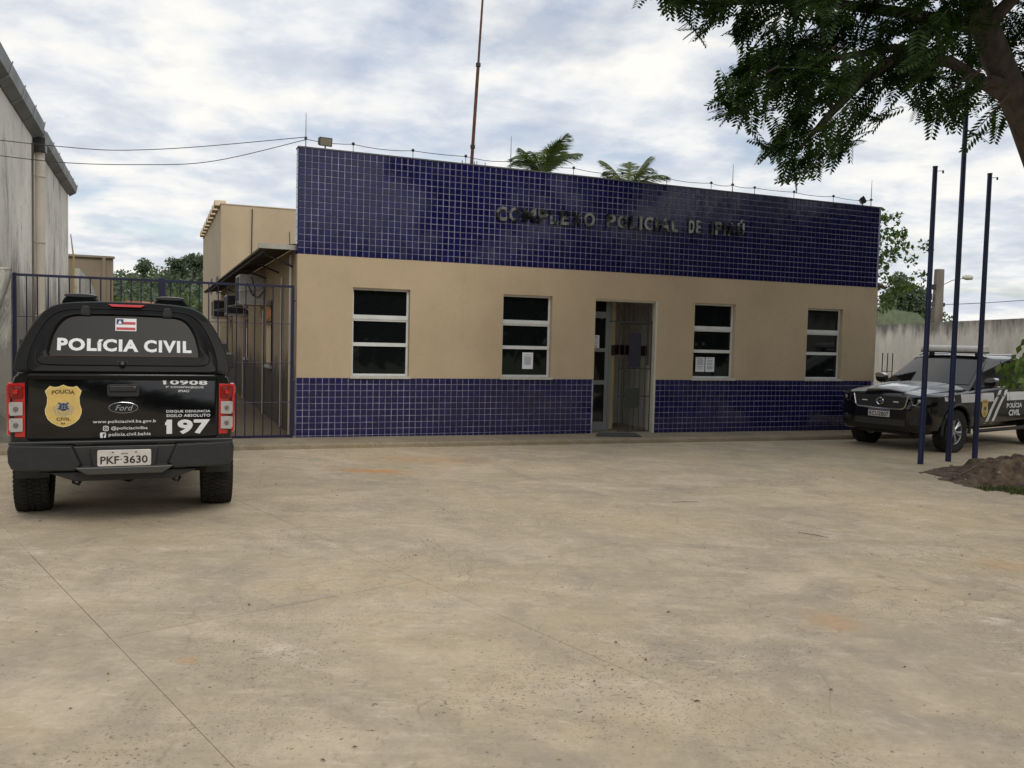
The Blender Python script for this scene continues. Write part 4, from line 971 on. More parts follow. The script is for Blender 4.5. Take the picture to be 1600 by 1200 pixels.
def boolean_cut(obj,cutters):
    for c in cutters:
        m=obj.modifiers.new('b','BOOLEAN'); m.operation='DIFFERENCE'; m.solver='EXACT'; m.object=c
    dg=bpy.context.evaluated_depsgraph_get(); me=bpy.data.meshes.new_from_object(obj.evaluated_get(dg))
    obj.modifiers.clear(); old=obj.data; obj.data=me; me.name=obj.name
    for c in cutters: bpy.data.objects.remove(c)
    if len(me.polygons)<10: obj.data=old
def shield(parent,org,xd,zd,w_,h_,eps=.0015):
    xd=Vector(xd).normalized(); zd=Vector(zd).normalized(); n=xd.cross(zd); org=Vector(org)
    half=[(0,0),(.14,.025),(.31,.10),(.42,.19),(.485,.32),(.49,.42),(.44,.55),(.43,.70),(.49,.855),(.36,.97),(.24,.945),(.12,.955),(0,1.0)]
    pts=half+[(-x,z) for x,z in half[-2:0:-1]]
    def P(x,z,k): return org+xd*((x+.5)*w_)+zd*(z*h_)+n*(k*eps)
    q=MB(); q.add([P(x,z,0) for x,z in pts],[tuple(range(len(pts)))]); b=q.build('badge',M['gold_edge'],parent,normals=False)
    q=MB(); q.add([P(x*.94,.5+(z-.5)*.95,1) for x,z in pts],[tuple(range(len(pts)))]); q.build('badge_field',M['gold'],b,normals=False)
    q=MB()   # grey scrollwork, then the dark central device
    for i in range(60):
        a=2*PI*i/30; rr=(.21 if i<30 else .14)*(1+.10*math.sin(a*7)); 
        c=(rr*1.15*math.cos(a),.42+rr*.75*math.sin(a)); q.add([P(c[0]-.017,c[1]-.010,2),P(c[0]+.02,c[1]-.012,2),P(c[0]+.012,c[1]+.017,2),P(c[0]-.02,c[1]+.012,2)],[(0,1,2,3)])
    q.build('scrollwork',M['badge_grey'],b,normals=False,kind='stuff')
    q=MB(); 
    for a in (rad(35),rad(145)):
        dx_,dz_=math.cos(a),math.sin(a); px,pz=-dz_*.018,dx_*.018
        q.add([P(-dx_*.17+px,.5-dz_*.13+pz,3),P(-dx_*.17-px,.5-dz_*.13-pz,3),P(dx_*.17-px,.5+dz_*.13-pz,3),P(dx_*.17+px,.5+dz_*.13+pz,3)],[(0,1,2,3)])
    n_=20; R1=[P(.11*(1+.14*(i%2))*math.cos(2*PI*i/n_),.475+.085*(1+.14*(i%2))*math.sin(2*PI*i/n_),4) for i in range(n_)]; q.add(R1,[tuple(range(n_))])
    q.build('emblem',M['badge_blue'],b,normals=False)
    q=MB()
    for x in (-.05,.02): 
        for z in (.44,.49): q.add([P(x,z,5),P(x+.035,z,5),P(x+.035,z+.022,5),P(x,z+.022,5)],[(0,1,2,3)])
    q.build('emblem_detail',M['badge_grey'],b,normals=False,kind='stuff')
    o0=P(-.31,.765,2); text_on('POLíCIA',o0,xd,zd,w_*.62,h_*.095,M['badge_ink'],b,'badge_lettering',arc=h_*.03)
    o0=P(-.19,.155,2); text_on('CIVIL',o0,xd,zd,w_*.38,h_*.075,M['badge_ink'],b,'badge_lettering')
    o0=P(-.06,.065,2); text_on('BA',o0,xd,zd,w_*.12,h_*.045,M['badge_ink'],b,'badge_lettering')
def icon_text_plate(parent,cx_,z0,y): pass

# ---------------------------------------------------------------- pickup seen from behind (left)
TX,TY=-3.462,7.748
PK=empty('police_pickup',(TX,TY,zy(TX,8.5)),rad(22.4),'black double-cab pickup with a canopy seen from behind, parked before the gate on the left','pickup')
def lower_ring(y,w_=.925,top=1.325,zb=.60,taper=0):
    h=[(w_-.16,zb),(w_-.06,zb+.02),(w_-.012,zb+.14),(w_,.86),(w_+.003,1.05),(w_-.008,1.20),(w_-.04,top-.03),(w_-.075,top),(0,top+.004)]
    return [(x,y,z) for x,z in mirror(h)]
rings=[lower_ring(0,.905),lower_ring(.02,.922),lower_ring(.08,.928),lower_ring(.5,.93),lower_ring(1.13,.935),lower_ring(1.9,.93),lower_ring(3.4,.93,1.22),lower_ring(3.9,.92,1.18),lower_ring(4.6,.88,1.10),lower_ring(5.0,.70,.98,.5)]
q=MB(); q.loft(rings,True,True,True); body=q.build('body',M['paint'],PK,smooth=35)
cut=[]
for yy in (1.0,4.22):
    for sx_ in (-1,1):
        c=MB(); c.tube([(sx_*.52,yy,.37),(sx_*1.2,yy,.37)],.45,40); cut.append(c.build('cut',M['seam'],PK))
boolean_cut(body,cut); 
for p in body.data.polygons: p.use_smooth=True
body.data.set_sharp_from_angle(angle=rad(35))
# canopy (rear face leans forward)
SL=.36
def sy(z,off=0): return (z-1.335)*SL+off
def ring_canopy(half,n,off,sc=1.0,slant=True,yabs=None,zc=1.34):
    poly=mirror(half); P=resample(chaikin([Vector((x,z)) for x,z in poly],2),n)
    return [(p.x*sc, (sy(p.y,off) if slant else 0)+(yabs or 0), zc+(p.y-zc)*sc) for p in P]
oh=[(.30,1.337),(.80,1.337),(.897,1.337),(.893,1.40),(.868,1.53),(.80,1.69),(.72,1.83),(.62,1.93),(.45,1.968),(0,1.985)]
sh=[(.30,1.350),(.70,1.350),(.782,1.350),(.785,1.42),(.755,1.57),(.70,1.70),(.62,1.83),(.53,1.885),(.38,1.905),(0,1.912)]
dh=[(.30,1.353),(.70,1.353),(.776,1.353),(.779,1.42),(.749,1.57),(.694,1.70),(.614,1.824),(.524,1.879),(.38,1.899),(0,1.906)]
fh=[(.30,1.41),(.66,1.41),(.715,1.43),(.715,1.50),(.69,1.60),(.655,1.70),(.59,1.80),(.50,1.862),(.34,1.880),(0,1.884)]
gh=[(.30,1.478),(.57,1.478),(.622,1.482),(.615,1.52),(.60,1.60),(.58,1.68),(.53,1.775),(.46,1.832),(.33,1.845),(0,1.85)]
NN=96
q=MB(); rr=[ring_canopy(oh,NN,1.7,.97),ring_canopy(oh,NN,1.6,1.0),ring_canopy(oh,NN,.08,1.0),ring_canopy(oh,NN,.035,.995),ring_canopy(oh,NN,.008,.982),ring_canopy(sh,NN,.0),ring_canopy(sh,NN,.022,.998)]
# flatten the front end of the canopy
rr[0]=[(x,1.95,z) for x,y,z in rr[0]]; rr[1]=[(x,1.85,z) for x,y,z in rr[1]]
q.loft(rr,True,True,True); q.build('canopy',M['paint_dusty'],PK,smooth=45)
q=MB(); q.loft([ring_canopy(dh,NN,.02),ring_canopy(dh,NN,-.006),ring_canopy(dh,NN,-.012,.992),ring_canopy(fh,NN,-.014),ring_canopy(fh,NN,-.030,.985),ring_canopy(gh,NN,-.034,1.03),ring_canopy(gh,NN,-.020,1.0),ring_canopy(gh,NN,-.012,.99)],True,False,False)
hatch=q.build('rear_hatch',M['paint_dusty'],PK,smooth=45)
q=MB(); q.add(ring_canopy(gh,NN,-.0145,1.0),[tuple(range(NN))]); q.build('rear_glass',mat('matt_black_glass_film',(.007,.007,.008),.34,spec=.16),hatch,normals=False)
q=MB(); q.tube([(-.60,sy(1.487,-.022),1.487),(.60,sy(1.487,-.022),1.487)],.004,5); q.build('dusty_seal',mat('brown_dust_seal',(.12,.075,.05),.9),hatch)
# brake light, hinges, lock, side latches
q=MB(); q.loft([[(-.135,sy(1.955,.008),1.930),(.135,sy(1.955,.008),1.930),(.175,sy(1.975,.02),1.958),(-.175,sy(1.975,.02),1.958)],[(-.12,sy(1.955,-.03),1.932),(.12,sy(1.955,-.03),1.932),(.15,sy(1.975,-.015),1.953),(-.15,sy(1.975,-.015),1.953)]],True,True,True); q.build('brake_light',M['red_lens'],PK,bevel=.004)
for x in (-.335,.345):
    q=MB(); q.prism([(x-.04,1.845),(x+.04,1.845),(x+.04,1.885),(x+.025,1.93),(x-.025,1.93),(x-.04,1.885)],'y',sy(1.88,-.045),sy(1.88,.02)); q.tube([(x,sy(1.91,-.05),1.905),(x,sy(1.91,0),1.905)],.013,8); q.build('hinge',M['trim'],PK,bevel=.005)
q=MB(); q.tube([(-.026,sy(1.42,-.07),1.427),(-.026,sy(1.42,-.02),1.427)],[.022,.03],12); q.box(-.075,.025,sy(1.42,-.032),sy(1.42,-.01),1.405,1.445); kn=q.build('hatch_lock',M['trim'],PK,bevel=.004)
q=MB(); q.tube([(-.026,sy(1.42,-.074),1.427),(-.026,sy(1.42,-.070),1.427)],.011,10); q.build('keyhole',M['chrome'],kn)
for sx_ in (-1,1):
    q=MB(); q.box(sx_*.86-.03,sx_*.86+.03,.42,.50,1.55,1.62); q.build('side_latch',M['trim'],PK,bevel=.01)
    q=MB(); q.loft([[(sx_*.80,3.15,1.24),(sx_*.80,3.25,1.24),(sx_*.80,3.25,1.30),(sx_*.80,3.15,1.30)],[(sx_*.98,3.1,1.27),(sx_*.98,3.2,1.27),(sx_*.98,3.2,1.33),(sx_*.98,3.1,1.33)]],True,True,True); q.box(sx_*1.06-.10,sx_*1.06+.10,3.06,3.2,1.26,1.46); q.build('wing_mirror',M['trim'],PK,bevel=.02)
# cab roof with beacons
def cabring(z,yr,yf,hw,b=.1):
    P=[]
    for i in range(9): x=-hw+2*hw*i/8; P.append((x,yr,z))
    for i in range(9): x=hw-2*hw*i/8; P.append((x,yf-b*(x/hw)**2,z))
    return P
q=MB(); q.loft([cabring(1.22,1.97,3.95,.86),cabring(1.3,1.97,3.8,.845),cabring(1.70,1.97,3.15,.70),cabring(1.80,2.0,2.95,.62),cabring(1.84,2.1,2.75,.5)],True,True,True); q.build('cab',M['paint'],PK,smooth=40)
q=MB(); q.loft([[(-.66,3.32,1.66),(.66,3.32,1.66),(.80,3.85,1.27),(-.80,3.85,1.27)],[(-.66,3.36,1.66),(.66,3.36,1.66),(.80,3.89,1.27),(-.80,3.89,1.27)]],True,True,True); q.build('windscreen',M['car_glass'],PK)
lb=None
for x0 in (-.52,.40):
    q=MB(); P=chaikin([Vector((x0-.19,1.90)),Vector((x0+.19,1.90)),Vector((x0+.17,2.10)),Vector((x0-.17,2.10))],2); q.prism([(p.x,p.y) for p in P],'y',2.15,2.5); lb=q.build('beacon',M['car_glass'],PK,bevel=.01)
    q=MB(); P=chaikin([Vector((x0-.17,2.065)),Vector((x0+.17,2.065)),Vector((x0+.15,2.108)),Vector((x0-.15,2.108))],2); q.prism([(p.x,p.y) for p in P],'y',2.14,2.51); q.build('beacon_lit_top',mat('beacon_top_light',(.05,.05,.055),.25),lb,bevel=.006)  # paler top piece paints in the light falling on the dark beacon
q=MB(); q.box(-.7,.55,2.2,2.42,1.86,1.94); q.build('beacon_bar',M['trim'],PK,bevel=.01)
# tailgate
def rrect(x0,x1,z0,z1,r,k=3):
    P=[]
    for cx_,cz,a0 in ((x1-r,z0+r,-90),(x1-r,z1-r,0),(x0+r,z1-r,90),(x0+r,z0+r,180)):
        for i in range(k+1): a=rad(a0+90*i/k); P.append((cx_+r*math.cos(a),cz+r*math.sin(a)))
    return P
def panel(name,P,y0,y1,mt,parent,chamf=.006,**kw):
    c=Vector((sum(p[0] for p in P)/len(P),sum(p[1] for p in P)/len(P))); Lx=max(abs(p[0]-c.x) for p in P); Lz=max(abs(p[1]-c.y) for p in P)
    kx=1-chamf/Lx; kz=1-chamf/Lz
    q=MB(); q.loft([[(x,y1,z) for x,z in P],[(x,y0+chamf*.6,z) for x,z in P],[(c.x+(x-c.x)*kx,y0,c.y+(z-c.y)*kz) for x,z in P]],True,True,True); return q.build(name,mt,parent,**kw)
q=MB(); q.loft([[(x,-.006,z) for x,z in rrect(-.785,.785,.745,1.332,.03)]]*1+[[(x,.01,z) for x,z in rrect(-.785,.785,.745,1.332,.03)]],True,True,True); q.build('tailgate_gap',M['seam'],PK)
tg=panel('tailgate',rrect(-.777,.777,.753,1.324,.028),-.028,.0,M['paint'],PK,.012,smooth=40)
# lower crease and top lip
q=MB(); q.prism([(-.77,1.275),(.77,1.275),(.775,1.322),(-.775,1.322)],'y',-.040,-.022); q.build('tailgate_lip',M['paint_dusty'],tg,bevel=.008)
q=MB(); P=rrect(-.152,.112,1.130,1.238,.022); q.prism(P,'y',-.033,-.025); ho=q.build('tailgate_handle',M['trim'],tg,bevel=.003)
q=MB(); q.prism([(-.13,1.175),(.09,1.175),(.095,1.228),(-.135,1.228)],'y',-.05,-.03); q.build('handle_grip',M['trim'],ho,bevel=.008); 
q=MB(); q.tube([(.075,-.055,1.215),(.075,-.045,1.215)],.008,8); q.build('key_lock',M['chrome'],ho)
# oval emblem
def ellipse(cx_,cz,a,b,n=36): return [(cx_+a*math.cos(2*PI*i/n),cz+b*math.sin(2*PI*i/n)) for i in range(n)]
q=MB(); q.prism(ellipse(-.018,1.030,.121,.050),'y',-.036,-.026); ov=q.build('emblem_rim',M['chrome'],tg,bevel=.002)
q=MB(); q.prism(ellipse(-.018,1.030,.1165,.0455),'y',-.039,-.034); q.build('emblem_oval',M['oval_blue'],ov)
text_on('Ford',(-.085,-.0400,1.004),(1,0,0),(0,0,1),.130,.050,M['alu_dark'],ov,'emblem_script',bold=.005,slant=.35)
yT=-.0305
text_on('www.policiacivil.ba.gov.b',(-.265,yT,.885),(1,0,0.005),(0,0,1),.515,.034,M['decal'],tg,bold=.008,spacing=1.05)
text_on('@policiacivilba',(-.118,yT,.826),(1,0,0),(0,0,1),.30,.036,M['decal'],tg,bold=.008,spacing=1.05)
text_on('policia.civil.bahia',(-.138,yT,.767),(1,0,0.01),(0,0,1),.345,.038,M['decal'],tg,bold=.008,spacing=1.05)
def strip(P,y,name,mt,parent):
    q=MB(); q.add([(x,y,z) for x,z in P],[tuple(range(len(P)))]); return q.build(name,mt,parent,normals=False)
# picture-sharing icon: rounded square outline with ring and dot
q=MB(); A=rrect(-.184,-.138,.822,.868,.013); B=rrect(-.178,-.144,.828,.862,.009); q.loft([[(x,yT,z) for x,z in A],[(x,yT,z) for x,z in B]],True)
A=ellipse(-.161,.845,.0115,.0115,16); B=ellipse(-.161,.845,.0070,.0070,16); q.loft([[(x,yT,z) for x,z in A],[(x,yT,z) for x,z in B]],True); q.add([(x,yT,z) for x,z in ellipse(-.148,.858,.0022,.0022,8)],[tuple(range(8))])
q.build('camera_icon',M['decal'],tg,normals=False,kind='stuff')
ic=strip(rrect(-.207,-.160,.762,.809,.007),yT,'f_icon',M['decal'],tg)
text_on('f',(-.188,yT-.0008,.762),(1,0,0),(0,0,1),.020,.040,M['plate_ink'],ic,'icon_letter',bold=.05)
text_on('10908',(.312,yT,1.238),(1,0,-.01),(0,0,1),.378,.042,M['decal'],tg,bold=.03,spacing=1.08)
text_on('9ª COORPIN/JEQUIÉ',(.332,yT,1.202),(1,0,-.01),(0,0,1),.325,.026,M['decal'],tg,bold=.014,spacing=1.08)
text_on('IPIAÚ',(.440,yT,1.168),(1,0,-.01),(0,0,1),.092,.027,M['decal'],tg,bold=.014,spacing=1.08)
text_on('DISQUE DENUNCIA',(.338,yT,.978),(1,0,0),(0,0,1),.378,.026,M['decal'],tg,bold=.016,spacing=1.08)
text_on('SIGILO ABSOLUTO',(.338,yT,.941),(1,0,0),(0,0,1),.378,.026,M['decal'],tg,bold=.016,spacing=1.08)
text_on('197',(.340,yT,.783),(1,0,0),(0,0,1),.375,.135,M['decal'],tg,bold=.04,spacing=1.04)
for (x0_,z0_,w1,h1) in ((.340,.783,.030,.135),(.318,1.238,.030,.042)):   # flag of the figure one
    q=MB(); q.add([(x0_+.02,yT-.0004,z0_+h1),(x0_-.012,yT-.0004,z0_+h1*.80),(x0_-.012,yT-.0004,z0_+h1*.60),(x0_+.02,yT-.0004,z0_+h1*.74)],[(0,1,2,3)]); q.build('figure_flag',M['decal'],tg,normals=False)
shield(tg,(-.642,yT-.001,.862),(1,0,0),(0,0,1),.292,.372)
zd=Vector((0,SL,1)).normalized(); gy=lambda z: sy(z,-.0165)
text_on('POLíCIA',(-.553,gy(1.531),1.531),(1,0,-.008),zd,.655,.118,M['decal'],hatch,bold=.042,spacing=1.12)
text_on('CIVIL',(.148,gy(1.526),1.526),(1,0,-.008),zd,.405,.118,M['decal'],hatch,bold=.042,spacing=1.16)
# state flag sticker
def slq(x0,x1,z0,z1,e,name,mt,parent):
    q=MB(); q.add([(x0,gy(z0)-e,z0),(x1,gy(z0)-e,z0),(x1,gy(z1)-e,z1),(x0,gy(z1)-e,z1)],[(0,1,2,3)]); return q.build(name,mt,parent,normals=False)
fl=slq(-.090,.084,1.714,1.826,.001,'flag_sticker',M['decal'],hatch)
slq(-.024,.076,1.772,1.796,.002,'flag_stripe',M['flag_red'],fl); slq(-.082,.076,1.722,1.746,.002,'flag_stripe',M['flag_red'],fl); slq(-.082,-.024,1.772,1.820,.0025,'flag_canton',M['flag_blue'],fl)
q=MB(); q.add([(-.070,gy(1.779)-.0035,1.779),(-.036,gy(1.779)-.0035,1.779),(-.053,gy(1.811)-.0035,1.811)],[(0,1,2)]); q.build('flag_triangle',M['decal'],fl,normals=False)
# tail lamps
for s in (-1,1):
    P=[(s*.792,.775),(s*.905,.775),(s*.938,.80),(s*.945,1.22),(s*.930,1.248),(s*.792,1.248)]
    q=MB(); q.loft([[(x,.16 if abs(x)>.85 else .0,z) for x,z in P],[(x,(.04 if abs(x)>.9 else -.018),z) for x,z in P],[(s*.80+(x-s*.80)*.93,(.01 if abs(x)>.9 else -.030),1.01+(z-1.01)*.975) for x,z in P]],True,True,True)
    tl=q.build('tail_light',M['red_lens'],PK,smooth=50)
    for z0,z1,mt in ((1.115,1.225,'red_dark'),(.965,1.085,'clear_lens'),(.825,.945,'clear_lens')):
        P=[(s*.808,z0),(s*.905,z0),(s*.92,z0+.01),(s*.92,z1-.01),(s*.905,z1),(s*.808,z1)]
        q=MB(); q.loft([[(x,-.028 if abs(x)<.91 else .012,z) for x,z in P],[(s*.812+(x-s*.812)*.95,-.040 if abs(x)<.9 else -.016,(z0+z1)/2+(z-(z0+z1)/2)*.9) for x,z in P]],True,True,True); le=q.build('lamp_lens',M[mt],tl,bevel=.003)
        q=MB(); q.lathe([(0,-.006),(.017,-.004),(.020,.002)],'y',(s*.862,-.0405,(z0+z1)/2),14); q.build('bulb_cup' ,M['bulb'] if mt=='clear_lens' else M['red_lens'],tl)
# bumper
for s in (-1,1):
    P=[(s*.42,.705),(s*.905,.722),(s*.930,.66),(s*.925,.56),(s*.89,.51),(s*.80,.492),(s*.40,.478),(s*.345,.53)]
    q=MB(); q.loft([[(x,.12 if abs(x)>.85 else .02,z) for x,z in P],[(x,-.01 if abs(x)>.915 else -.085,z) for x,z in P],[(s*.65+(x-s*.65)*.95,-.085 if abs(x)>.915 else -.115,.60+(z-.60)*.90) for x,z in P]],True,True,True); q.build('bumper_corner',M['trim'],PK,smooth=35,bevel=.006)
q=MB(); q.prism([(-.44,.692),(.44,.692),(.36,.50),(-.36,.50)],'y',-.06,.05); q.box(-.915,.915,-.06,.03,.715,.740); q.build('bumper_top',M['black_pl2'],PK,bevel=.006)
q=MB(); q.prism([(-.40,.520),(.40,.520),(.37,.495),(.30,.455),(-.30,.455),(-.37,.495)],'y',-.175,-.02); q.build('bumper_step',mat('worn_step_plastic',(.05,.05,.047),.38),PK,bevel=.008)
q=MB(); q.prism([(-.62,.47),(.62,.47),(.40,.385),(-.40,.385)],'y',-.07,.1); q.build('bumper_valance',M['trim'],PK,bevel=.01)
# plate
pl_=panel('number_plate',rrect(-.222,.212,.525,.668,.014),-.168,-.150,M['plate'],PK,.004)
text_on('PKF',(-.198,-.1695,.545),(1,0,.008),(0,0,1),.150,.068,M['plate_ink'],pl_,'plate_lettering',bold=.02); text_on('3630',(-.012,-.1695,.5475),(1,0,.008),(0,0,1),.196,.068,M['plate_ink'],pl_,'plate_lettering',bold=.02)
q=MB(); q.add([(x,-.1695,z) for x,z in ellipse(-.031,.583,.006,.006,8)],[tuple(range(8))]); q.build('plate_dot',M['plate_ink'],pl_,normals=False)
text_on('BAHIA',(-.030,-.1695,.628),(1,0,.008),(0,0,1),.055,.014,M['plate_ink'],pl_,'plate_lettering',bold=.01)
for x in (-.098,.088): q=MB(); q.tube([(x,-.172,.648),(x,-.168,.648)],.006,8); q.build('plate_screw',M['iron'],pl_)
q=MB(); q.prism([(-.25,.50),(.24,.50),(.27,.69),(-.28,.69)],'y',-.150,-.10); q.build('plate_holder',M['black_pl'],PK,bevel=.004)
# underbody
q=MB(); q.tube([(-.80,1.0,.34),(.80,1.0,.34)],.055,10); q.lathe([(0,-.14),(.11,-.1),(.15,0),(.11,.1),(0,.14)],'x',(0,1.0,.34),14); q.build('rear_axle',M['under'],PK,smooth=True)
q=MB(); 
for x in (-.46,.46): q.box(x-.04,x+.04,.1,4.6,.50,.62)
q.box(-.7,.7,.15,.22,.44,.56); q.box(-.6,.6,1.6,3.2,.36,.55); q.build('chassis_frame',M['under'],PK)
for x in (-.42,.40):
    q=MB(); q.tube([(x,-.02,.44),(x,-.03,.37),(x+.04,-.02,.35),(x+.06,.0,.39)],.014,6); q.build('tow_hook',M['under'],PK)
q=MB(); q.tube([(.62,1.9,.42),(.63,.4,.45),(.66,.1,.43)],.032,10); q.build('exhaust',M['under'],PK,smooth=True)
for s in (-1,1):
    q=MB(); q.box(s*.80-.14,s*.80+.14,.50,.515,.34,.66); q.build('mud_flap',M['trim'],PK)
    wheel(PK,s*.832,1.0,.392,.30,s); wheel(PK,s*.79,4.22,.385,.265,s)
for ch in PK.children:
    if not ch.name.startswith('wheel'): ch.location.z+=.045

# ---------------------------------------------------------------- pickup seen from the front (right)
OX,OY=7.365,16.05
NV=empty('patrol_pickup',(OX,OY,zy(OX)),rad(125.8),'black and white police pickup with a light bar facing the camera behind the flagpoles','pickup')
TBL=[(.905,.44,.86,.90,.58,.50),(.85,.36,.97,1.00,.76,.64),(.74,.33,1.02,1.065,.86,.72),(.5,.34,1.05,1.12,.915,.76),(0,.40,1.08,1.17,.935,.79),(-.55,.42,1.11,1.215,.935,.82),(-.75,.42,1.12,1.17,.93,.84),(-1.5,.42,1.13,1.13,.928,.85),(-2.9,.44,1.14,1.14,.925,.86),(-4.3,.5,1.15,1.15,.915,.86),(-4.36,.55,1.12,1.12,.88,.82)]
def tb(y):
    if y>=TBL[0][0]: return TBL[0][1:]
    for a,b in zip(TBL,TBL[1:]):
        if b[0]<=y<=a[0]:
            t=(a[0]-y)/(a[0]-b[0]); return tuple(p+(q_-p)*t for p,q_ in zip(a[1:],b[1:]))
    return TBL[-1][1:]
def half(y):
    zb,zs,zt,wm,ws=tb(y)
    return [(wm*.88,zb),(wm*.965,zb+.07),(wm*.99,zb+.2),(wm,.80),(wm*.992,zs-.14),(wm*.97,zs-.05),(ws+(wm-ws)*.35,zs-.012),(ws,zs),(ws*.75,zs+(zt-zs)*.55),(ws*.35,zt-.006),(0,zt)]
def surf(y,z):
    h=half(y)
    for a,b in zip(h,h[1:]):
        if a[1]<=z<=b[1]:
            t=(z-a[1])/max(1e-6,b[1]-a[1]); return a[0]+(b[0]-a[0])*t
    return h[3][0]
ys=[.905,.88,.85,.80,.74,.62,.5,.3,0,-.3,-.55,-.65,-.75,-1.1,-1.5,-2.2,-2.9,-3.15,-3.6,-4.3,-4.36]
q=MB(); q.loft([[(x,y,z) for x,z in mirror(half(y))] for y in ys],True,True,True); body=q.build('body',M['paint'],NV,smooth=30)
cut=[]
for yy in (0,-3.15):
    for sx_ in (-1,1):
        c=MB(); c.tube([(sx_*.50,yy,.38),(sx_*1.2,yy,.38)],.455,40); cut.append(c.build('cut',M['seam'],NV))
boolean_cut(body,cut)
for p in body.data.polygons: p.use_smooth=True
body.data.set_sharp_from_angle(angle=rad(30))
for s in (-1,1):
    for yy in (0,-3.15):
        q=MB(); pts=[]; 
        for i in range(21):
            a=rad(-8+196*i/20); y_=yy+.475*math.cos(a); z_=.38+.475*math.sin(a); pts.append((s*(surf(y_,max(.5,min(1.0,z_)))+.004),y_,z_))
        q.tube(pts,.028,6); q.build('arch_trim',M['trim'],NV,smooth=True)
        wheel(NV,s*.80,yy,.382,.26,s)
# pale bonnet skin and white side bands
def sidepatch(Pyz,name,mt,e=.004,n=None,side=-1,parent=None):
    """Pyz: list of (y,z) polyline pairs: columns of (y,z0,z1)"""
    q=MB(); rows=[]
    for k in range(4):
        rows.append([(side*(surf(y,z0+(z1-z0)*k/3)+e),y,z0+(z1-z0)*k/3) for y,z0,z1 in Pyz])
    q.loft(rows,False); return q.build(name,mt,parent or NV,normals=True)
def hoodpt(y,f,e=.005):
    zb,zs,zt,wm,ws=tb(y); h=[(ws*1.0,zs),(ws*.75,zs+(zt-zs)*.55),(ws*.35,zt-.006),(0,zt)]
    x=abs(f)*ws; 
    for a,b in zip(h,h[1:]):
        if b[0]<=x<=a[0]: t=(a[0]-x)/max(1e-6,a[0]-b[0]); z=a[1]+(b[1]-a[1])*t; break
    else: z=zs
    return (math.copysign(x,f),y,z+e)
q=MB(); rows=[]
for y in (.80,.74,.62,.5,.3,0,-.3,-.5): rows.append([hoodpt(y,-.98+1.96*i/16) for i in range(17)])
q.loft(rows,False); bonnet=q.build('bonnet',mat('pale_bonnet',(.50,.51,.52),.16,coat=.6),NV,smooth=True)  # bonnet panel in a paler grey than the body
q=MB(); rows=[]
for y in (.86,.84,.80,.74,.68): rows.append([hoodpt(y,-.55+1.1*i/12,.007) for i in range(13)])
q.loft(rows,False); q.build('bonnet_nose',M['paint'],NV,smooth=True)
for s in (-1,1):
    q=MB(); q.tube([hoodpt(y,s*.55,.012) for y in (.78,.5,.2,-.1,-.45)],[.012,.02,.022,.02,.012],6); q.build('bonnet_ridge',mat('pale_bonnet_ridge',(.45,.46,.47),.25,coat=.6),bonnet,smooth=True)
for s in (-1,1):
    sidepatch([(y,.885,1.035) for y in (-.10,-.3,-.5,-.74)],'white_band',M['decal_g'],side=s)
    sidepatch([(y,.885,1.045) for y in (-.80,-1.1,-1.3)],'white_band',M['decal_g'],side=s)
    sidepatch([(y,.89,1.05) for y in (-1.80,-2.2,-2.9,-3.4,-4.2)],'white_band',M['decal_g'],side=s)
    bands=sidepatch([(y,.92,1.02) for y in (.42,.3,.12)],'fender_sticker',M['decal'],side=s)
    q=MB(); 
    for k,(ya,yb) in enumerate(((.38,.2),(.34,.16))): z=.985-.03*k; q.add([(s*(surf(ya,z)+.006),ya,z),(s*(surf(yb,z)+.006),yb,z),(s*(surf(yb,z+.014)+.006),yb,z+.014),(s*(surf(ya,z+.014)+.006),ya,z+.014)],[(0,1,2,3)])
    q.build('sticker_print',M['flag_red'],bands,kind='stuff')
    # two curved stripes
    for dyy in (0,-.24):
        q=MB(); rows=[[],[]]
        for i in range(13):
            z=.47+.62*i/12; t=i/12; y_=-1.03+dyy-.50*(t-.18*math.sin(t*PI))
            for k,o_ in enumerate((0,-.105)): rows[k].append((s*(surf(y_+o_,z)+.0055),y_+o_,z))
        q.loft(rows,False); q.build('curved_stripe',M['decal_g'],NV)
# lettering on the camera side
def side_text(sx_,y,z,w_,h_): text_on(sx_,(-(max(surf(y-.1,z+h_),surf(y-w_,z+h_),surf(y,z))+.005),y,z),(0,-1,0),(0.0,0,1),w_,h_,M['decal'],NV,bold=.04)
side_text('POLÍCIA',-1.80,.745,.62,.115); side_text('CIVIL',-1.90,.595,.46,.115)
shield(NV,(-(surf(-1,.75)+.007),-.83,.60),(0,-1,0),(0,0,1),.25,.34)
# cabin
def cab(z):
    t=(z-1.12)/.56
    return (-.42-.93*t, -2.98+.10*t, .865-.19*t)
CZ=[(1.10,0),(1.2,0),(1.4,0),(1.6,0),(1.66,0),(1.70,.07),(1.725,.2)]
def cr_ring(z,ins):
    yf,yr,hw=cab(min(z,1.68)); yf-=ins*1.2; yr+=ins; hw-=ins
    P=[]
    for i in range(11): x=-hw+2*hw*i/10; P.append((x,yf-.11*(x/hw)**2,z))
    for i in range(1,6): P.append((hw,yf-.11+(yr-yf+.11)*i/6,z))
    for i in range(7): x=hw-2*hw*i/6; P.append((x,yr,z))
    for i in range(1,6): P.append((-hw,yr+(yf-.11-yr)*i/6,z))
    return P
q=MB(); q.loft([cr_ring(z,i) for z,i in CZ],True,True,True); cabin=q.build('cabin',M['paint'],NV,smooth=35)
q=MB(); rows=[]
for k in range(7):
    z=1.19+.45*k/6; yf,yr,hw=cab(z); rows.append([(x_*(hw-.055),yf-.11*(x_*(hw-.055)/hw)**2+.010,z+.004) for x_ in [-1+2*i/12 for i in range(13)]])
q.loft(rows,False); q.build('windscreen',M['car_glass'],NV,smooth=True)
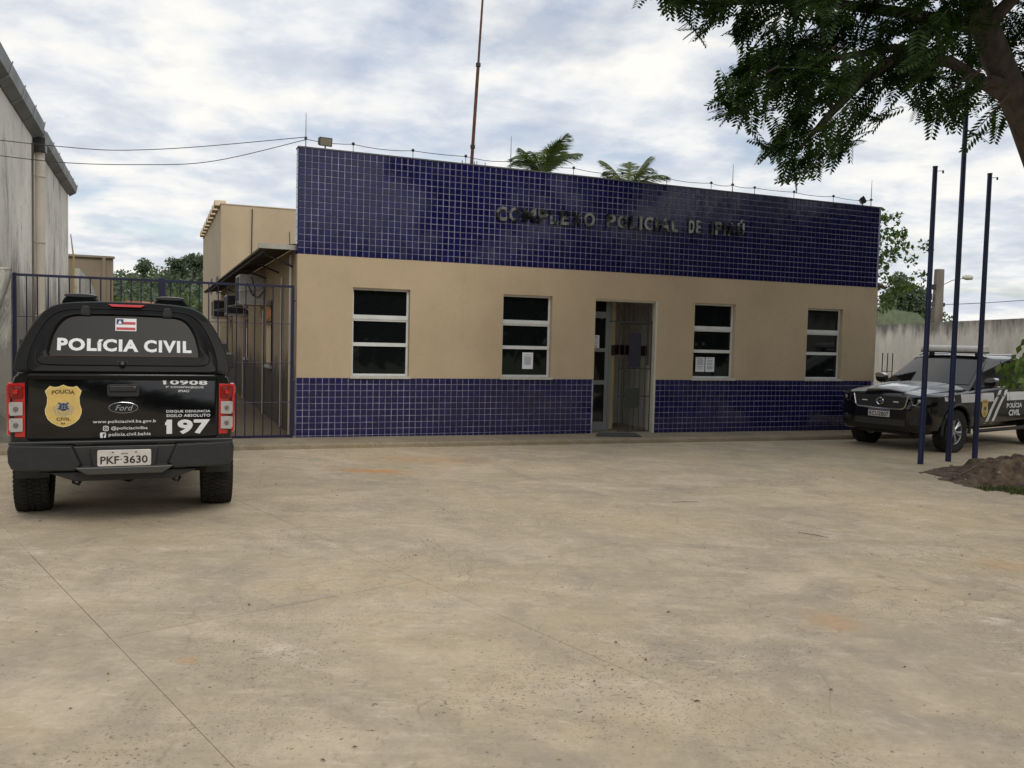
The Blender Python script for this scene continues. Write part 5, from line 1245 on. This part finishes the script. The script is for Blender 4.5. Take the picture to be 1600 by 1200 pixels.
for s in (-1,1):
    for Pg in ([(-.86,1.17),(-1.86,1.17),(-1.86,1.635),(-1.44,1.635),(-1.30,1.56)],[(-1.96,1.17),(-2.78,1.17),(-2.80,1.40),(-2.62,1.60),(-2.5,1.635),(-1.96,1.635)]):
        q=MB(); q.add([(s*(cab(z)[2]+.007),y,z) for y,z in Pg],[tuple(range(len(Pg)))]); q.build('side_window',M['car_glass'],NV)
    q=MB(); q.tube([(s*.872,-.72,1.135),(s*.875,-1.8,1.148),(s*.872,-2.78,1.156),(s*.85,-2.93,1.30)],.011,6); q.build('window_trim',M['chrome'],NV)
    for y_ in (-.77,-1.90,-2.93): 
        q=MB(); rows=[[],[]]
        for i in range(8):
            z=.46+.66*i/7
            for k,o_ in enumerate((0,-.009)): rows[k].append((s*(surf(y_,min(z,1.08))+.0062),y_+o_,z))
        q.loft(rows,False); q.build('door_gap',M['seam'],NV)
    for y_ in (-1.50,-2.62):
        q=MB(); q.tube([(s*.935,y_-.11,.985),(s*.968,y_-.09,.99),(s*.968,y_+.07,.99),(s*.935,y_+.09,.985)],.014,6); q.build('door_handle',M['paint'],NV,smooth=True)
    q=MB(); P=chaikin([Vector((s*.96,1.13)),Vector((s*1.17,1.15)),Vector((s*1.17,1.33)),Vector((s*.98,1.32))],2); q.prism([(p.x,p.y) for p in P],'y',-.95,-.80); q.tube([(s*.86,-.84,1.14),(s*1.0,-.86,1.16)],.03,6); mr=q.build('wing_mirror',M['paint'],NV,smooth=40,bevel=.012)
    q=MB(); P=chaikin([Vector((s*.97,1.235)),Vector((s*1.175,1.25)),Vector((s*1.165,1.335)),Vector((s*.985,1.325))],2); q.prism([(p.x,p.y) for p in P],'y',-.93,-.785); q.build('mirror_cap',M['chrome'],mr,smooth=40)
    q=MB(); q.tube([(s*.90,-.65,.38),(s*.96,-.75,.36),(s*.96,-2.5,.36),(s*.90,-2.6,.38)],.035,8); q.build('side_step',M['trim'],NV,smooth=True)
    q=MB(); q.tube([(s*.62,-1.45,1.70),(s*.63,-1.6,1.745),(s*.64,-2.5,1.745),(s*.63,-2.62,1.71)],.015,6); q.build('roof_rail',M['chrome'],NV)
# front end
FT_=[(0,.905),(.58,.905),(.70,.878),(.76,.85),(.82,.80),(.86,.74),(.89,.64),(.915,.5)]
def fy(x):
    x=abs(x)
    for a,b in zip(FT_,FT_[1:]):
        if a[0]<=x<=b[0]: return a[1]+(b[1]-a[1])*(x-a[0])/(b[0]-a[0])
    return .5
def fpatch(cols,name,mt,e,parent=NV,th=.02):
    # cols: (x,z0,z1)
    q=MB(); f=[[(x,fy(x)+e,z0) for x,z0,z1 in cols],[(x,fy(x)+e,z1) for x,z0,z1 in cols]]; b=[[(x,fy(x)+e-th,z) for x,y,z in r] for r in f]
    q.loft([b[0],f[0],f[1],b[1]],False); return q.build(name,mt,parent)
gr=fpatch([(-.50,.83,.965),(-.46,.775,.97),(-.3,.755,.975),(0,.75,.978),(.3,.755,.975),(.46,.775,.97),(.50,.83,.965)],'front_grille',M['ac_dark'],.012)
for z in (.79,.83,.87,.91,.95): q=MB(); q.tube([(x,fy(x)+.016,z) for x in (-.46,-.2,0,.2,.46)],.006,5); q.build('grille_bar',M['trim'],gr)
q=MB(); q.tube([(-.52,fy(.52)+.02,.985),(-.475,fy(.47)+.025,.80),(-.43,fy(.43)+.025,.762),(0,.93,.745),(.43,fy(.43)+.025,.762),(.475,fy(.47)+.025,.80),(.52,fy(.52)+.02,.985)],.014,6); q.build('grille_surround',M['chrome'],gr,smooth=True)
q=MB(); q.lathe([(.050,-.008),(.062,-.012),(.070,0),(.062,.012),(.050,.008)],'y',(0,.935,.875),28,closed=True); q.prism([(-.095,.862),(.095,.862),(.095,.888),(-.095,.888)],'y',.928,.948); q.build('round_emblem',M['chrome'],gr,smooth=40)
for x in (-.3,.3): q=MB(); q.prism([(x-.05,.868),(x+.05,.868),(x+.045,.886),(x-.045,.886)],'y',fy(x)+.012,fy(x)+.03); q.build('grille_light',M['decal_g'],gr)
for s in (-1,1):
    c=[(s*x,a,b) for x,a,b in ((.56,.845,.965),(.62,.83,.978),(.70,.84,.985),(.78,.86,.992),(.85,.885,.998),(.895,.93,1.0))]
    hl=fpatch(c,'headlight',M['car_glass'],.014,th=.03)
    q=MB(); q.lathe([(0,.014),(.03,.010),(.042,-.01)],'y',(s*.70,fy(.70)+.014,.915),16); q.build('projector',M['chrome'],hl)
    q=MB(); q.tube([(s*.575,fy(.575)+.02,.96),(s*.60,fy(.6)+.022,.845),(s*.66,fy(.66)+.022,.838),(s*.735,fy(.735)+.02,.96)],.008,5); q.build('lamp_trim',M['chrome'],hl)
    fpatch([(s*x,a,b) for x,a,b in ((.56,.50,.66),(.66,.49,.67),(.76,.50,.66))],'fog_lamp_pocket',M['trim'],.010)
    q=MB(); q.lathe([(0,.012),(.035,.008),(.042,-.006)],'y',(s*.665,fy(.665)+.012,.575),16); q.build('fog_lamp',M['ac_dark'],NV)
fpatch([(x,.46,.565) for x in (-.48,-.2,0,.2,.48)],'lower_intake',M['ac_dark'],.010)
fpatch([(x,.585,.735) for x in (-.84,-.72,-.5,-.2,0,.2,.5,.72,.84)],'front_bumper',M['paint'],.025,th=.05)
P=rrect(-.205,.205,.60,.725,.01); q=MB(); q.loft([[(x,.945,z) for x,z in P],[(x,.957,z) for x,z in P]],True,True,True); np_=q.build('number_plate',M['plate'],NV)
text_on('RCU2B07',(.185,.9585,.612),(-1,0,0),(0,0,1),.37,.075,M['plate_ink'],np_,'plate_lettering',bold=.02)
q=MB(); q.box(-.20,.20,.956,.958,.703,.722); q.build('plate_band',M['badge_blue'],np_)
# light bar
q=MB(); P=chaikin([Vector((-1.74,1.76)),Vector((-1.42,1.76)),Vector((-1.44,1.905)),Vector((-1.72,1.905))],2); q.prism([(p.x,p.y) for p in P],'x',-.60,.60); lbn=q.build('light_bar',mat('light_bar_shell',(.74,.72,.66),.35,noise_=(6,.1)),NV,bevel=.01)
q=MB(); q.prism([(-1.715,1.765),(-1.445,1.765),(-1.445,1.79),(-1.715,1.79)],'x',-.605,.605); q.build('light_bar_base',M['trim'],lbn)
for x in (-.45,.45): q=MB(); q.box(x-.03,x+.03,-1.63,-1.53,1.70,1.80); q.build('light_bar_foot',M['trim'],lbn)
q=MB(); q.box(-.7,.7,-4.0,.6,.36,.5); q.box(-.5,.5,.3,.8,.30,.4); q.tube([(-.7,0,.38),(.7,0,.38)],.05,8); q.tube([(-.7,-3.15,.38),(.7,-3.15,.38)],.05,8); q.build('chassis_frame',M['under'],NV,kind='stuff')
